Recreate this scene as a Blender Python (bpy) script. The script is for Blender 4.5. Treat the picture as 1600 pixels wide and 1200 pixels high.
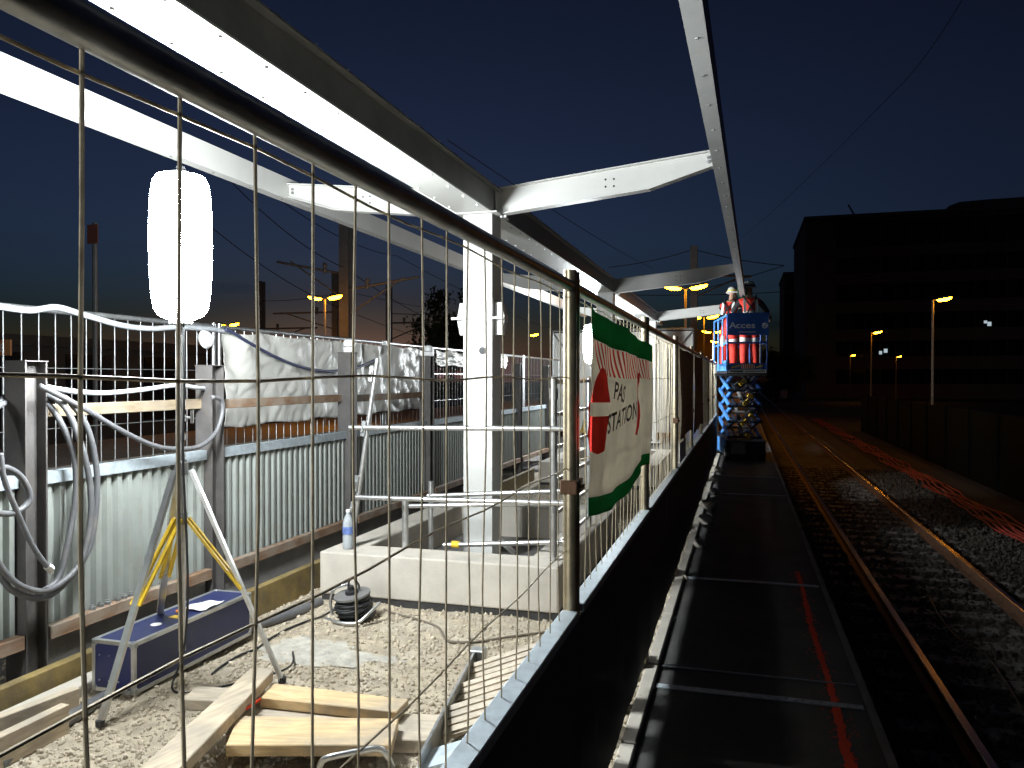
import bpy, bmesh, math, random
import numpy as np
from mathutils import Vector, Matrix, noise as mnoise
R = math.radians
random.seed(7); np.random.seed(7)
scene = bpy.context.scene
for _o in list(bpy.data.objects): bpy.data.objects.remove(_o)

# ------------------------------------------------------------------ camera
F = 1230.0                     # focal length in photo pixels (photo 1600 x 1200)
PSI = R(16.3); CZ = 1.65       # yaw to the left of the track direction; eye height above the platform
PITCH = math.atan(9 / F)
cam_d = bpy.data.cameras.new('camera'); cam = bpy.data.objects.new('camera', cam_d)
scene.collection.objects.link(cam); scene.camera = cam
cam_d.sensor_width = 36; cam_d.lens = 36 * F / 1600
cam_d.clip_start = 0.03; cam_d.clip_end = 3000
cam.location = (0, 0, CZ); cam.rotation_euler = (math.pi / 2 - PITCH, 0, PSI)

# ------------------------------------------------------------------ sky (dusk, after sunset), exposure
world = bpy.data.worlds.new('World'); scene.world = world; world.use_nodes = True
wn = world.node_tree; wn.nodes.clear()
sky = wn.nodes.new('ShaderNodeTexSky'); sky.sky_type = 'NISHITA'; sky.sun_disc = False
sky.sun_elevation = R(-.75); sky.sun_rotation = R(-28); sky.altitude = 50
sky.air_density = 1.0; sky.dust_density = 0.6; sky.ozone_density = 4.0
bg = wn.nodes.new('ShaderNodeBackground'); bg.inputs['Strength'].default_value = 0.095
wo = wn.nodes.new('ShaderNodeOutputWorld')
# thin dusk cloud streaks, all round the sky
tc = wn.nodes.new('ShaderNodeTexCoord'); mp = wn.nodes.new('ShaderNodeMapping')
mp.inputs['Scale'].default_value = (2.2, 2.2, 13.0)
cn = wn.nodes.new('ShaderNodeTexNoise'); cn.inputs['Scale'].default_value = 1.6; cn.inputs['Detail'].default_value = 5
cr = wn.nodes.new('ShaderNodeValToRGB')
cr.color_ramp.elements[0].position = .56; cr.color_ramp.elements[0].color = (1, 1, 1, 1)
cr.color_ramp.elements[1].position = .68; cr.color_ramp.elements[1].color = (.62, .66, .78, 1)
mx = wn.nodes.new('ShaderNodeMixRGB'); mx.blend_type = 'MULTIPLY'; mx.inputs['Fac'].default_value = 1
wn.links.new(tc.outputs['Generated'], mp.inputs['Vector']); wn.links.new(mp.outputs['Vector'], cn.inputs['Vector'])
sx_ = wn.nodes.new('ShaderNodeSeparateXYZ'); mr_ = wn.nodes.new('ShaderNodeMapRange'); ml_ = wn.nodes.new('ShaderNodeMath'); ml_.operation = 'SUBTRACT'
mr_.inputs['From Min'].default_value = .08; mr_.inputs['From Max'].default_value = .24; mr_.inputs['To Min'].default_value = 0; mr_.inputs['To Max'].default_value = .4   # cloud banks lie low, all round
wn.links.new(tc.outputs['Generated'], sx_.inputs[0]); wn.links.new(sx_.outputs['Z'], mr_.inputs['Value'])
wn.links.new(cn.outputs['Fac'], ml_.inputs[0]); wn.links.new(mr_.outputs['Result'], ml_.inputs[1]); wn.links.new(ml_.outputs[0], cr.inputs['Fac']); wn.links.new(cr.outputs['Color'], mx.inputs['Color2'])
gm = wn.nodes.new('ShaderNodeGamma'); gm.inputs['Gamma'].default_value = 1.9     # dusk contrast, the same all round
hs = wn.nodes.new('ShaderNodeHueSaturation'); hs.inputs['Saturation'].default_value = .7; hs.inputs['Value'].default_value = 1.0
tn = wn.nodes.new('ShaderNodeMixRGB'); tn.blend_type = 'MULTIPLY'; tn.inputs['Fac'].default_value = 1; tn.inputs['Color2'].default_value = (.76, 1.02, .97, 1)
wn.links.new(sky.outputs['Color'], gm.inputs['Color']); wn.links.new(gm.outputs['Color'], hs.inputs['Color']); wn.links.new(hs.outputs['Color'], tn.inputs['Color1'])
wn.links.new(tn.outputs['Color'], mx.inputs['Color1']); wn.links.new(mx.outputs['Color'], bg.inputs['Color'])
wn.links.new(bg.outputs['Background'], wo.inputs['Surface'])
scene.view_settings.view_transform = 'Standard'; scene.view_settings.look = 'None'
scene.view_settings.gamma = 1.0; scene.view_settings.exposure = 0.0
scene.render.engine = 'CYCLES'
scene.cycles.max_bounces = 6; scene.cycles.diffuse_bounces = 3; scene.cycles.glossy_bounces = 3
scene.cycles.sample_clamp_indirect = 4.0; scene.cycles.use_denoising = True
LAMP = 310.0                    # radiance of the balloon lamps
SODIUM = 90.0                  # radiance of the sodium street lamps

# ------------------------------------------------------------------ photo pixel -> place
SP, CP = math.sin(PSI), math.cos(PSI)
V0 = 591.0
def _dir(u, v):
    a = (u - 800) / F; b = -(v - V0) / F
    return Vector((a * CP - SP, a * SP + CP, b))
def on_z(u, v, z):
    d = _dir(u, v); t = (z - CZ) / d.z; return Vector((d.x * t, d.y * t, z))
def on_x(u, v, x):
    d = _dir(u, v); t = x / d.x; return Vector((x, d.y * t, CZ + d.z * t))
def on_y(u, v, y):
    d = _dir(u, v); t = y / d.y; return Vector((d.x * t, y, CZ + d.z * t))
def at_d(u, v, D):
    d = _dir(u, v); return Vector((d.x * D, d.y * D, CZ + d.z * D))

# ------------------------------------------------------------------ materials
MATS = {}
def mat(name, col, rough=.6, metal=0., var=.12, scale=6., bump=0., bscale=80., dirt=None, dscale=2.5, damt=.55, emit=None, estr=0., alpha=1., trans=0.):
    if name in MATS: return MATS[name]
    m = bpy.data.materials.new(name); m.use_nodes = True; nt = m.node_tree; n = nt.nodes; l = nt.links
    b = n['Principled BSDF']; b.inputs['Roughness'].default_value = rough; b.inputs['Metallic'].default_value = metal
    g = n.new('ShaderNodeNewGeometry')
    t = n.new('ShaderNodeTexNoise'); t.inputs['Scale'].default_value = scale; t.inputs['Detail'].default_value = 6; t.inputs['Roughness'].default_value = .65
    l.new(g.outputs['Position'], t.inputs['Vector'])
    r = n.new('ShaderNodeValToRGB'); c = Vector(col)
    lo = c * (1 - var * 1.6); hi = c * (1 + var * 1.2)
    r.color_ramp.elements[0].position = .3; r.color_ramp.elements[0].color = (*lo, 1)
    r.color_ramp.elements[1].position = .7; r.color_ramp.elements[1].color = (min(hi.x, .95), min(hi.y, .95), min(hi.z, .95), 1)
    l.new(t.outputs['Fac'], r.inputs['Fac']); src = r.outputs['Color']
    if dirt:
        t2 = n.new('ShaderNodeTexNoise'); t2.inputs['Scale'].default_value = dscale; t2.inputs['Detail'].default_value = 8; t2.inputs['Roughness'].default_value = .7
        l.new(g.outputs['Position'], t2.inputs['Vector'])
        r2 = n.new('ShaderNodeValToRGB'); r2.color_ramp.elements[0].position = .5; r2.color_ramp.elements[1].position = .72
        r2.color_ramp.elements[0].color = (0, 0, 0, 1); r2.color_ramp.elements[1].color = (damt, damt, damt, 1)
        l.new(t2.outputs['Fac'], r2.inputs['Fac'])
        mxx = n.new('ShaderNodeMixRGB'); mxx.inputs['Color2'].default_value = (*dirt, 1)
        l.new(r2.outputs['Color'], mxx.inputs['Fac']); l.new(src, mxx.inputs['Color1']); src = mxx.outputs['Color']
    l.new(src, b.inputs['Base Color'])
    if var > 0:
        mr = n.new('ShaderNodeMapRange'); mr.inputs['To Min'].default_value = max(rough - .08, .03); mr.inputs['To Max'].default_value = min(rough + .1, 1)
        l.new(t.outputs['Fac'], mr.inputs['Value']); l.new(mr.outputs['Result'], b.inputs['Roughness'])
    if bump > 0:
        t3 = n.new('ShaderNodeTexNoise'); t3.inputs['Scale'].default_value = bscale; t3.inputs['Detail'].default_value = 5
        l.new(g.outputs['Position'], t3.inputs['Vector'])
        bp = n.new('ShaderNodeBump'); bp.inputs['Strength'].default_value = bump; bp.inputs['Distance'].default_value = .01
        l.new(t3.outputs['Fac'], bp.inputs['Height']); l.new(bp.outputs['Normal'], b.inputs['Normal'])
    if emit:
        b.inputs['Emission Color'].default_value = (*emit, 1); b.inputs['Emission Strength'].default_value = estr
    if trans: b.inputs['Transmission Weight'].default_value = trans
    MATS[name] = m; return m
def wood(name, col, axis_scale=(30, 4, 30), dark=.74):
    if name in MATS: return MATS[name]
    m = bpy.data.materials.new(name); m.use_nodes = True; nt = m.node_tree; n = nt.nodes; l = nt.links
    b = n['Principled BSDF']; b.inputs['Roughness'].default_value = .78
    tc = n.new('ShaderNodeTexCoord'); mp = n.new('ShaderNodeMapping'); mp.inputs['Scale'].default_value = axis_scale
    t = n.new('ShaderNodeTexNoise'); t.inputs['Scale'].default_value = 1.6; t.inputs['Detail'].default_value = 8; t.inputs['Distortion'].default_value = .5
    l.new(tc.outputs['Object'], mp.inputs['Vector']); l.new(mp.outputs['Vector'], t.inputs['Vector'])
    r = n.new('ShaderNodeValToRGB'); c = Vector(col)
    r.color_ramp.elements[0].position = .32; r.color_ramp.elements[0].color = (*(c * dark), 1)
    r.color_ramp.elements[1].position = .66; r.color_ramp.elements[1].color = (*(c * 1.12), 1)
    l.new(t.outputs['Fac'], r.inputs['Fac'])
    t2 = n.new('ShaderNodeTexNoise'); t2.inputs['Scale'].default_value = 5; t2.inputs['Detail'].default_value = 6
    l.new(tc.outputs['Object'], t2.inputs['Vector'])
    r2 = n.new('ShaderNodeValToRGB'); r2.color_ramp.elements[0].position = .45; r2.color_ramp.elements[1].position = .7
    r2.color_ramp.elements[0].color = (0, 0, 0, 1); r2.color_ramp.elements[1].color = (.75, .75, .75, 1)
    l.new(t2.outputs['Fac'], r2.inputs['Fac'])
    mxx = n.new('ShaderNodeMixRGB'); mxx.inputs['Color2'].default_value = (.3, .26, .21, 1)
    l.new(r2.outputs['Color'], mxx.inputs['Fac']); l.new(r.outputs['Color'], mxx.inputs['Color1']); l.new(mxx.outputs['Color'], b.inputs['Base Color'])
    bp = n.new('ShaderNodeBump'); bp.inputs['Strength'].default_value = .35; bp.inputs['Distance'].default_value = .004
    l.new(t.outputs['Fac'], bp.inputs['Height']); l.new(bp.outputs['Normal'], b.inputs['Normal'])
    MATS[name] = m; return m
def translucent(name, col, tr=.45, rough=.8, scale=5., var=.1):
    if name in MATS: return MATS[name]
    m = mat(name, col, rough, 0, var, scale, .12, 50, dirt=tuple(c * .75 for c in col), dscale=3, damt=.4); nt = m.node_tree; n = nt.nodes; l = nt.links
    b = n['Principled BSDF']; o = n['Material Output']; t = n.new('ShaderNodeBsdfTranslucent'); mxs = n.new('ShaderNodeMixShader'); mxs.inputs[0].default_value = tr
    l.new(b.inputs['Base Color'].links[0].from_socket, t.inputs['Color'])
    l.new(b.outputs[0], mxs.inputs[1]); l.new(t.outputs[0], mxs.inputs[2]); l.new(mxs.outputs[0], o.inputs[0]); return m
def glow(name, col, strength):
    if name in MATS: return MATS[name]
    m = bpy.data.materials.new(name); m.use_nodes = True; n = m.node_tree.nodes; l = m.node_tree.links
    n.clear(); e = n.new('ShaderNodeEmission'); e.inputs['Color'].default_value = (*col, 1); e.inputs['Strength'].default_value = strength
    o = n.new('ShaderNodeOutputMaterial'); l.new(e.outputs[0], o.inputs[0]); MATS[name] = m; return m

STEEL_W = mat('white_painted_steel', (.56, .55, .52), .42, 0, .05, 3, .05, 40, dirt=(.4, .38, .34), dscale=3, damt=.3)
POST = mat('weathered_post_steel', (.085, .078, .075), .6, .2, .2, 6, .08, dirt=(.16, .13, .1), dscale=5, damt=.5)
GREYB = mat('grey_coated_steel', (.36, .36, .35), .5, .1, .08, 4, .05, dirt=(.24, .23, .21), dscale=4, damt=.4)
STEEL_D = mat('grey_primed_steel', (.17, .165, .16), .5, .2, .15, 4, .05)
GALV = mat('galvanised_steel', (.46, .47, .47), .36, .85, .18, 14, .06, 60, dirt=(.22, .18, .13), dscale=18, damt=.4)
ALU = mat('aluminium', (.66, .66, .65), .3, .9, .1, 20, .03)
BRASSY = mat('bichromated_tube', (.55, .46, .31), .38, .85, .15, 12, .06, 60, dirt=(.3, .27, .22), dscale=14, damt=.5)
ZINC = mat('zinc_rail', (.47, .53, .57), .5, .55, .12, 20, .05)
SKIRT = mat('dark_hoarding_sheet', (.055, .052, .05), .55, 0, .2, 5, .06)
WIRE = mat('fence_wire', (.62, .53, .38), .45, .75, .2, 30, 0, dirt=(.25, .17, .09), dscale=25, damt=.5)
CONC = mat('pale_concrete', (.48, .435, .37), .85, 0, .12, 3, .25, 90, dirt=(.36, .33, .29), dscale=1.6, damt=.6)
CONC_D = mat('dark_concrete', (.2, .19, .18), .9, 0, .2, 3, .3, 60)
ASPH = mat('asphalt', (.062, .058, .055), .82, 0, .25, 2.2, .5, 160, dirt=(.1, .09, .08), dscale=1.1, damt=.6)
GRAV = mat('gravel_fines', (.43, .36, .265), .95, 0, .22, 9, .9, 120, dirt=(.56, .52, .44), dscale=1.3, damt=.7)
STONE = mat('gravel_stone', (.47, .4, .3), .92, 0, .3, 25, .3, 90)
BALL = mat('ballast_stone', (.085, .072, .058), .92, 0, .4, 9, .3, 60)
SOIL = mat('dark_soil', (.045, .04, .035), .95, 0, .3, .6, .4, 8)
RUSTY = mat('rusty_steel', (.17, .09, .05), .7, .35, .3, 10, .2)
RAILTOP = mat('polished_rail', (.5, .45, .4), .22, 1., .1, 20)
BLUE = mat('blue_laminate', (.011, .017, .085), .42, 0, .1, 8, .05, dirt=(.06, .065, .12), dscale=9, damt=.3)
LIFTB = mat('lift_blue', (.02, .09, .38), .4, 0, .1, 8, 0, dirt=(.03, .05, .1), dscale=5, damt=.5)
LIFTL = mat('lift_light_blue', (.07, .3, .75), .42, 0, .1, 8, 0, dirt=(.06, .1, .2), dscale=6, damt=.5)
NAVY = mat('lift_chassis', (.012, .016, .03), .5, .2, .2, 6)
YEL = mat('yellow_paint', (.72, .47, .03), .42, 0, .12, 10, 0, dirt=(.3, .2, .05), dscale=9, damt=.4)
BLACK = mat('black_rubber', (.015, .015, .016), .55, 0, .2, 10, .05)
HOSE = mat('grey_hose', (.1, .1, .105), .5, 0, .12, 9, .05, dirt=(.2, .18, .16), dscale=7, damt=.5)
HOSE_W = mat('pale_hose', (.45, .47, .49), .5, 0, .08, 9)
HOSE_B = mat('blue_hose', (.05, .06, .13), .5, 0, .1, 9)
WOOD = wood('fresh_timber', (.66, .47, .25), (4, 30, 30))
WOOD_Y = wood('timber_along', (.52, .42, .3), (30, 4, 30))
WOOD_G = wood('grey_timber', (.5, .42, .32), (5, 30, 30))
WOOD_R = wood('rail_timber', (.3, .23, .15), (30, 4, 30))
WOOD_B = wood('brown_waler', (.2, .115, .065), (30, 3, 30))
FORM = mat('yellow_formwork', (.2, .14, .045), .75, 0, .3, 5, .2, dirt=(.1, .085, .07), dscale=4, damt=.95)
CORR = mat('corrugated_sheet', (.25, .265, .245), .48, .1, .07, 5, .03, 40, dirt=(.2, .18, .14), dscale=4, damt=.5)
TARP = translucent('white_tarpaulin', (.78, .76, .7), .2, .45, 3, .06)
NETBLK = translucent('dark_screen_cloth', (.24, .165, .12), .5, .9, 12, .25)
WHITE = mat('white_plastic', (.8, .8, .79), .4, 0, .03, 5)
PAPER = mat('paper', (.78, .76, .72), .8, 0, .05, 9)
REDV = mat('orange_red_workwear', (.8, .045, .025), .75, 0, .1, 12, .2, 40)
REFL = mat('reflective_band', (.78, .78, .74), .5, 0, .05, 12)
DARKC = mat('dark_cloth', (.02, .02, .024), .85, 0, .2, 12, .1)
SKIN = mat('skin', (.5, .3, .21), .6, 0, .08, 12)
SPRAY = mat('orange_marking_paint', (.9, .06, .015), .75, 0, .12, 30, .3, 160)
NETR = mat('red_plastic_netting', (.3, .03, .018), .6, 0, .3, 6, .2, 30)
BRICK = mat('office_cladding', (.19, .135, .115), .85, 0, .12, .5, .1, 4)
GLASSD = mat('dark_window_glass', (.012, .014, .018), .12, 0, .2, .4)
WINLIT = glow('lit_office_window', (.75, .9, 1.), .55)
SODM = glow('sodium_lamp_glass', (1., .36, .007), SODIUM)
BALM = glow('balloon_lamp_fabric', (.9, .97, 1.), LAMP)
LEAF = mat('dark_foliage', (.045, .07, .025), .8, 0, .4, 1.5)
BARK = mat('bark', (.07, .055, .04), .95, 0, .3, 5, .3, 20)
HELM = mat('helmet_white', (.75, .75, .72), .35, 0, .04, 9)
HELY = mat('helmet_yellow', (.72, .62, .06), .4, 0, .06, 9)
ORANGE = mat('orange_barrier', (.85, .22, .03), .5, 0, .12, 6)
GREENF = translucent('banner_green', (.04, .18, .075), .45)
REDF = translucent('banner_red', (.75, .05, .04), .6)
CLOTH = translucent('banner_white', (.66, .61, .52), .4)
INK = translucent('banner_ink', (.1, .095, .085), .3)
BITUM = mat('bitumen_seal', (.03, .028, .027), .8, 0, .3, 14, .3)

# ------------------------------------------------------------------ mesh building
COL = scene.collection
ORG = {}
class MB:
    def __init__(s): s.v = []; s.f = []; s.mi = []; s.cur = 0
    def add(s, vs, fs):
        o = len(s.v); s.v.extend([tuple(p) for p in vs]); s.f.extend([tuple(i + o for i in f) for f in fs]); s.mi.extend([s.cur] * len(fs)); return s
    def box(s, x0, x1, y0, y1, z0, z1, M=None):
        vs = [Vector((x, y, z)) for z in (z0, z1) for y in (y0, y1) for x in (x0, x1)]
        if M is not None: vs = [M @ p for p in vs]
        return s.add(vs, [(0, 2, 3, 1), (4, 5, 7, 6), (0, 1, 5, 4), (2, 6, 7, 3), (0, 4, 6, 2), (1, 3, 7, 5)])
    def bar(s, p0, p1, w, h, up=(0, 0, 1)):
        p0 = Vector(p0); p1 = Vector(p1); d = (p1 - p0).normalized(); u = Vector(up)
        a = d.cross(u)
        if a.length < 1e-4: a = d.cross(Vector((1, 0, 0)))
        a.normalize(); b = a.cross(d).normalized(); a = a * w / 2; b = b * h / 2
        vs = [p + i * a + j * b for p in (p0, p1) for i, j in ((-1, -1), (1, -1), (1, 1), (-1, 1))]
        return s.add(vs, [(3, 2, 1, 0), (4, 5, 6, 7), (0, 1, 5, 4), (1, 2, 6, 5), (2, 3, 7, 6), (3, 0, 4, 7)])
    def tube(s, pts, r, n=8, cap=True, r2=None):
        P = [Vector(p) for p in pts]; k = len(P); rings = []
        t0 = (P[1] - P[0]).normalized(); a = t0.orthogonal().normalized()
        for i, p in enumerate(P):
            t = (P[min(i + 1, k - 1)] - P[max(i - 1, 0)]).normalized()
            a = (a - t * a.dot(t))
            a = a.normalized() if a.length > 1e-6 else t.orthogonal().normalized()
            b = t.cross(a); rr = r if r2 is None else r + (r2 - r) * i / (k - 1)
            rings.append([p + a * (rr * math.cos(2 * math.pi * j / n)) + b * (rr * math.sin(2 * math.pi * j / n)) for j in range(n)])
        vs = [q for rg in rings for q in rg]; fs = []
        for i in range(k - 1):
            for j in range(n):
                j2 = (j + 1) % n; fs.append((i * n + j, i * n + j2, (i + 1) * n + j2, (i + 1) * n + j))
        if cap: fs.append(tuple(reversed(range(n)))); fs.append(tuple((k - 1) * n + j for j in range(n)))
        return s.add(vs, fs)
    def lathe(s, prof, c=(0, 0, 0), n=16, M=None):
        vs = []; fs = []; c = Vector(c)
        for (r, z) in prof:
            for j in range(n):
                p = Vector((r * math.cos(2 * math.pi * j / n), r * math.sin(2 * math.pi * j / n), z))
                vs.append((M @ p if M is not None else p) + c)
        for i in range(len(prof) - 1):
            for j in range(n):
                j2 = (j + 1) % n; fs.append((i * n + j, i * n + j2, (i + 1) * n + j2, (i + 1) * n + j))
        fs.append(tuple(reversed(range(n)))); fs.append(tuple((len(prof) - 1) * n + j for j in range(n)))
        return s.add(vs, fs)
    def prism(s, poly, d):
        d = Vector(d); P = [Vector(p) for p in poly]; n = len(P)
        fs = [tuple(reversed(range(n))), tuple(range(n, 2 * n))] + [(i, (i + 1) % n, n + (i + 1) % n, n + i) for i in range(n)]
        return s.add(P + [p + d for p in P], fs)
    def grid(s, fn, nu, nv):
        vs = [fn(i / nu, j / nv) for j in range(nv + 1) for i in range(nu + 1)]
        return s.add(vs, [(j * (nu + 1) + i, j * (nu + 1) + i + 1, (j + 1) * (nu + 1) + i + 1, (j + 1) * (nu + 1) + i) for j in range(nv) for i in range(nu)])
    def build(s, name, m, parent=None, local=False, smooth=False, bevel=0., fix=True, solid=0.):
        me = bpy.data.meshes.new(name)
        off = Vector((0, 0, 0)) if (parent is None or local) else ORG.get(parent.name, Vector((0, 0, 0)))
        vs = [(p[0] - off.x, p[1] - off.y, p[2] - off.z) for p in s.v]
        if parent is None and not local:
            # origin at the base centre of the thing
            a = np.array(s.v); c = Vector(((a[:, 0].min() + a[:, 0].max()) / 2, (a[:, 1].min() + a[:, 1].max()) / 2, a[:, 2].min()))
            vs = [(p[0] - c.x, p[1] - c.y, p[2] - c.z) for p in s.v]
        me.from_pydata(vs, [], s.f)
        for mm in (m if isinstance(m, (list, tuple)) else [m]): me.materials.append(mm)
        if isinstance(m, (list, tuple)): me.polygons.foreach_set('material_index', s.mi)
        if fix:
            bm = bmesh.new(); bm.from_mesh(me); bmesh.ops.recalc_face_normals(bm, faces=bm.faces); bm.to_mesh(me); bm.free()
        if smooth:
            me.polygons.foreach_set('use_smooth', [True] * len(me.polygons))
            if smooth == 'auto': me.set_sharp_from_angle(angle=R(40))
        me.update()
        o = bpy.data.objects.new(name, me); COL.objects.link(o)
        if parent is not None:
            o.parent = parent; ORG[o.name] = off
        elif not local:
            o.location = c; ORG[o.name] = c
        if bevel:
            b = o.modifiers.new('bevel', 'BEVEL'); b.width = bevel; b.segments = 1 if bevel < .01 else 2; b.limit_method = 'ANGLE'
        if solid:
            b = o.modifiers.new('solid', 'SOLIDIFY'); b.thickness = solid
        return o
def thing(name, label, cat, loc=(0, 0, 0), rz=0, group=None):
    o = bpy.data.objects.new(name, None); COL.objects.link(o); o.location = loc; o.rotation_euler = (0, 0, rz)
    o.empty_display_size = .1; ORG[o.name] = Vector(loc)
    return tag(o, label, cat, group)
def tag(o, label=None, cat=None, group=None, kind=None):
    if label: o['label'] = label
    if cat: o['category'] = cat
    if group: o['group'] = group
    if kind: o['kind'] = kind
    return o
def structure(o): o['kind'] = 'structure'; return o
def link_part(name, me, parent, loc, rot=(0, 0, 0), scale=(1, 1, 1)):
    o = bpy.data.objects.new(name, me); COL.objects.link(o); o.parent = parent
    o.location = Vector(loc) - ORG[parent.name]; o.rotation_euler = rot; o.scale = scale; return o
def spline(pts, n=8):
    P = [Vector(p) for p in pts]; out = []
    for i in range(len(P) - 1):
        p0 = P[max(i - 1, 0)]; p1 = P[i]; p2 = P[i + 1]; p3 = P[min(i + 2, len(P) - 1)]
        for k in range(n):
            t = k / n
            out.append(.5 * ((2 * p1) + (p2 - p0) * t + (2 * p0 - 5 * p1 + 4 * p2 - p3) * t * t + (3 * p1 - p0 - 3 * p2 + p3) * t ** 3))
    out.append(P[-1]); return out
def sag(p0, p1, d, n=16):
    p0 = Vector(p0); p1 = Vector(p1)
    return [p0.lerp(p1, i / n) - Vector((0, 0, 4 * d * (i / n) * (1 - i / n))) for i in range(n + 1)]
def text_mesh(body, size, ext=.001, sx=1., shear=0., align='LEFT', off=0.):
    c = bpy.data.curves.new('txt', 'FONT'); c.body = body; c.size = size; c.extrude = ext; c.align_x = align; c.resolution_u = 3; c.shear = shear; c.offset = off
    o = bpy.data.objects.new('txt', c); COL.objects.link(o)
    me = bpy.data.meshes.new_from_object(o.evaluated_get(bpy.context.evaluated_depsgraph_get()))
    bpy.data.objects.remove(o); bpy.data.curves.remove(c)
    for v in me.vertices: v.co.x *= sx
    return me
def stones(name, n, place, smin, smax, m, parent=None, seed=1, label=None):
    rng = np.random.RandomState(seed)
    bm = bmesh.new(); bmesh.ops.create_icosphere(bm, subdivisions=1, radius=1)
    bv = np.array([v.co[:] for v in bm.verts]); bf = np.array([[v.index for v in f.verts] for f in bm.faces]); bm.free()
    nv = len(bv); pos = place(rng, n)
    n = len(pos); s = smin + (smax - smin) * rng.rand(n) ** 3
    var = 1 + .35 * (rng.rand(n, nv) - .5) * 1.6
    V = bv[None] * var[:, :, None] * (s[:, None] * (.65 + .7 * rng.rand(n, 3)))[:, None, :]
    a = rng.rand(n) * 6.283; b = rng.rand(n) * 1.2 - .6
    ca, sa, cb, sb = np.cos(a)[:, None], np.sin(a)[:, None], np.cos(b)[:, None], np.sin(b)[:, None]
    x, y, z = V[..., 0], V[..., 1], V[..., 2]
    y, z = y * cb - z * sb, y * sb + z * cb
    x, y = x * ca - y * sa, x * sa + y * ca
    V = np.stack([x, y, z], -1) + pos[:, None, :]
    V = V.reshape(-1, 3); Fc = (bf[None] + (np.arange(n) * nv)[:, None, None]).reshape(-1, 3)
    me = bpy.data.meshes.new(name); me.vertices.add(len(V)); me.vertices.foreach_set('co', V.astype(np.float32).ravel())
    me.loops.add(Fc.size); me.loops.foreach_set('vertex_index', Fc.astype(np.int32).ravel())
    me.polygons.add(len(Fc)); me.polygons.foreach_set('loop_start', np.arange(0, Fc.size, 3, dtype=np.int32))
    me.update(calc_edges=True); me.materials.append(m)
    o = bpy.data.objects.new(name, me); COL.objects.link(o)
    if parent: o.parent = parent
    o['kind'] = 'stuff'
    return o

# ================================================================== SETTING
ZT = -1.10       # top of rail
ZB = -1.30       # ballast
# far ground
structure(MB().box(-400, 400, -60, 600, -3.0, -1.62).build('ground', SOIL))
# platform body (concrete) and its finishes
plat = structure(MB().box(-4.95, .60, -6, 75, -1.6, -.05).build('platform', CONC_D))
def gz(x, y):
    v = mnoise.noise(Vector((x * 1.3, y * 1.3, 0))) * .03 + mnoise.noise(Vector((x * 5, y * 5, 3))) * .011 + mnoise.noise(Vector((x * 17, y * 17, 5))) * .005
    if x < -3.1: v -= .05 * min(1, (-3.1 - x) / .5)
    return v - .012
g = MB(); NX, NY = 110, 260
g.grid(lambda a, b: (-4.9 + a * 4.38, .3 + b * 13.5, gz(-4.9 + a * 4.38, .3 + b * 13.5)), NX, NY)
structure(g.build('gravel_ground', GRAV, smooth=True, fix=False))
structure(MB().box(-4.9, -.52, 13.8, 60, -.045, .0).build('platform_paving', CONC_D))
structure(MB().box(-4.9, -.52, -5, .3, -.045, -.01).build('gravel_apron', GRAV))
# kerb of individual stones along the hoarding, on the walkway side
kerb = structure(MB().box(-.52, -.45, -5, 60, -.045, -.012).build('kerb', CONC))
k0 = MB().box(-.034, .034, -.49, .49, 0, .045).build('kerb_stone', CONC, kerb, local=True, bevel=.006)
km = k0.data; k0.location = Vector((-.485, 1.0, -.014)) - ORG[kerb.name]
for i in range(1, 22):
    o = link_part('kerb_stone', km, kerb, (-.485 + random.uniform(-.004, .004), 1.0 + i, -.014 + random.uniform(-.003, .003)))
    b = o.modifiers.new('bevel', 'BEVEL'); b.width = .006; b.segments = 1; b.limit_method = 'ANGLE'
structure(MB().box(-.448, .6, -5, 75, -.045, 0).build('walkway', ASPH))
edge = structure(MB().box(.6, .64, -5, 75, -.25, .004).build('platform_edge', CONC_D))
# metal cover strips across the walkway
for (v, w, ch) in ((1086, .055, True), (908, .05, True), (772, .03, False), (744, .03, False), (1053, .012, False)):
    p = on_z(1140, v, 0)
    o = MB().box(-.44, .585, p.y - w / 2, p.y + w / 2, .002, .007)
    st = o.build('cover_strip', ZINC); tag(st, {1086: 'bright studded metal strip across the dark walkway, nearest the camera', 908: 'pale metal strip across the walkway where the orange paint line starts', 772: 'thin metal strip across the walkway, second from the scissor lift', 744: 'thin metal strip across the walkway just before the scissor lift', 1053: 'hairline metal joint just beyond the bright studded strip'}[v], 'strip', 'metal strips across the walkway')
    if ch:
        sm = MB()
        for i in range(24):
            sm.lathe([(.009, 0), (.006, .004)], (-.41 + i * .042, p.y + (.012 if i % 2 else -.012), .007), 6)
        so = sm.build('stud', ZINC, st); so['kind'] = 'stuff'
# sprayed marking line
rng = random.Random(3); mk = MB(); ys = np.linspace(2.6, 7.1, 150)
vs_ = []
for y0 in ys:
    xc = .45 + .006 * math.sin(y0 * 3.1); w0 = .009 + max(0, (4.6 - y0)) * .006
    vs_ += [(xc - w0 - .016 * rng.random(), y0, .004), (xc + w0 + .016 * rng.random(), y0, .004)]
mk.add(vs_, [(2 * i, 2 * i + 1, 2 * i + 3, 2 * i + 2) for i in range(len(ys) - 1)])
mk = tag(mk.build('marking_line', SPRAY), 'sprayed orange marking line running along the dark walkway', 'paint line')
sp_ = MB()
for i in range(420):
    y = rng.uniform(2.6, 7.1); x = .45 + rng.gauss(0, .035); r = rng.uniform(.002, .006)
    sp_.add([(x - r, y - r, .0045), (x + r, y - r, .0045), (x + r, y + r * 2, .0045), (x - r, y + r, .0045)], [(0, 1, 2, 3)])
sp_.build('overspray', SPRAY, mk)['kind'] = 'stuff'

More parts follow.
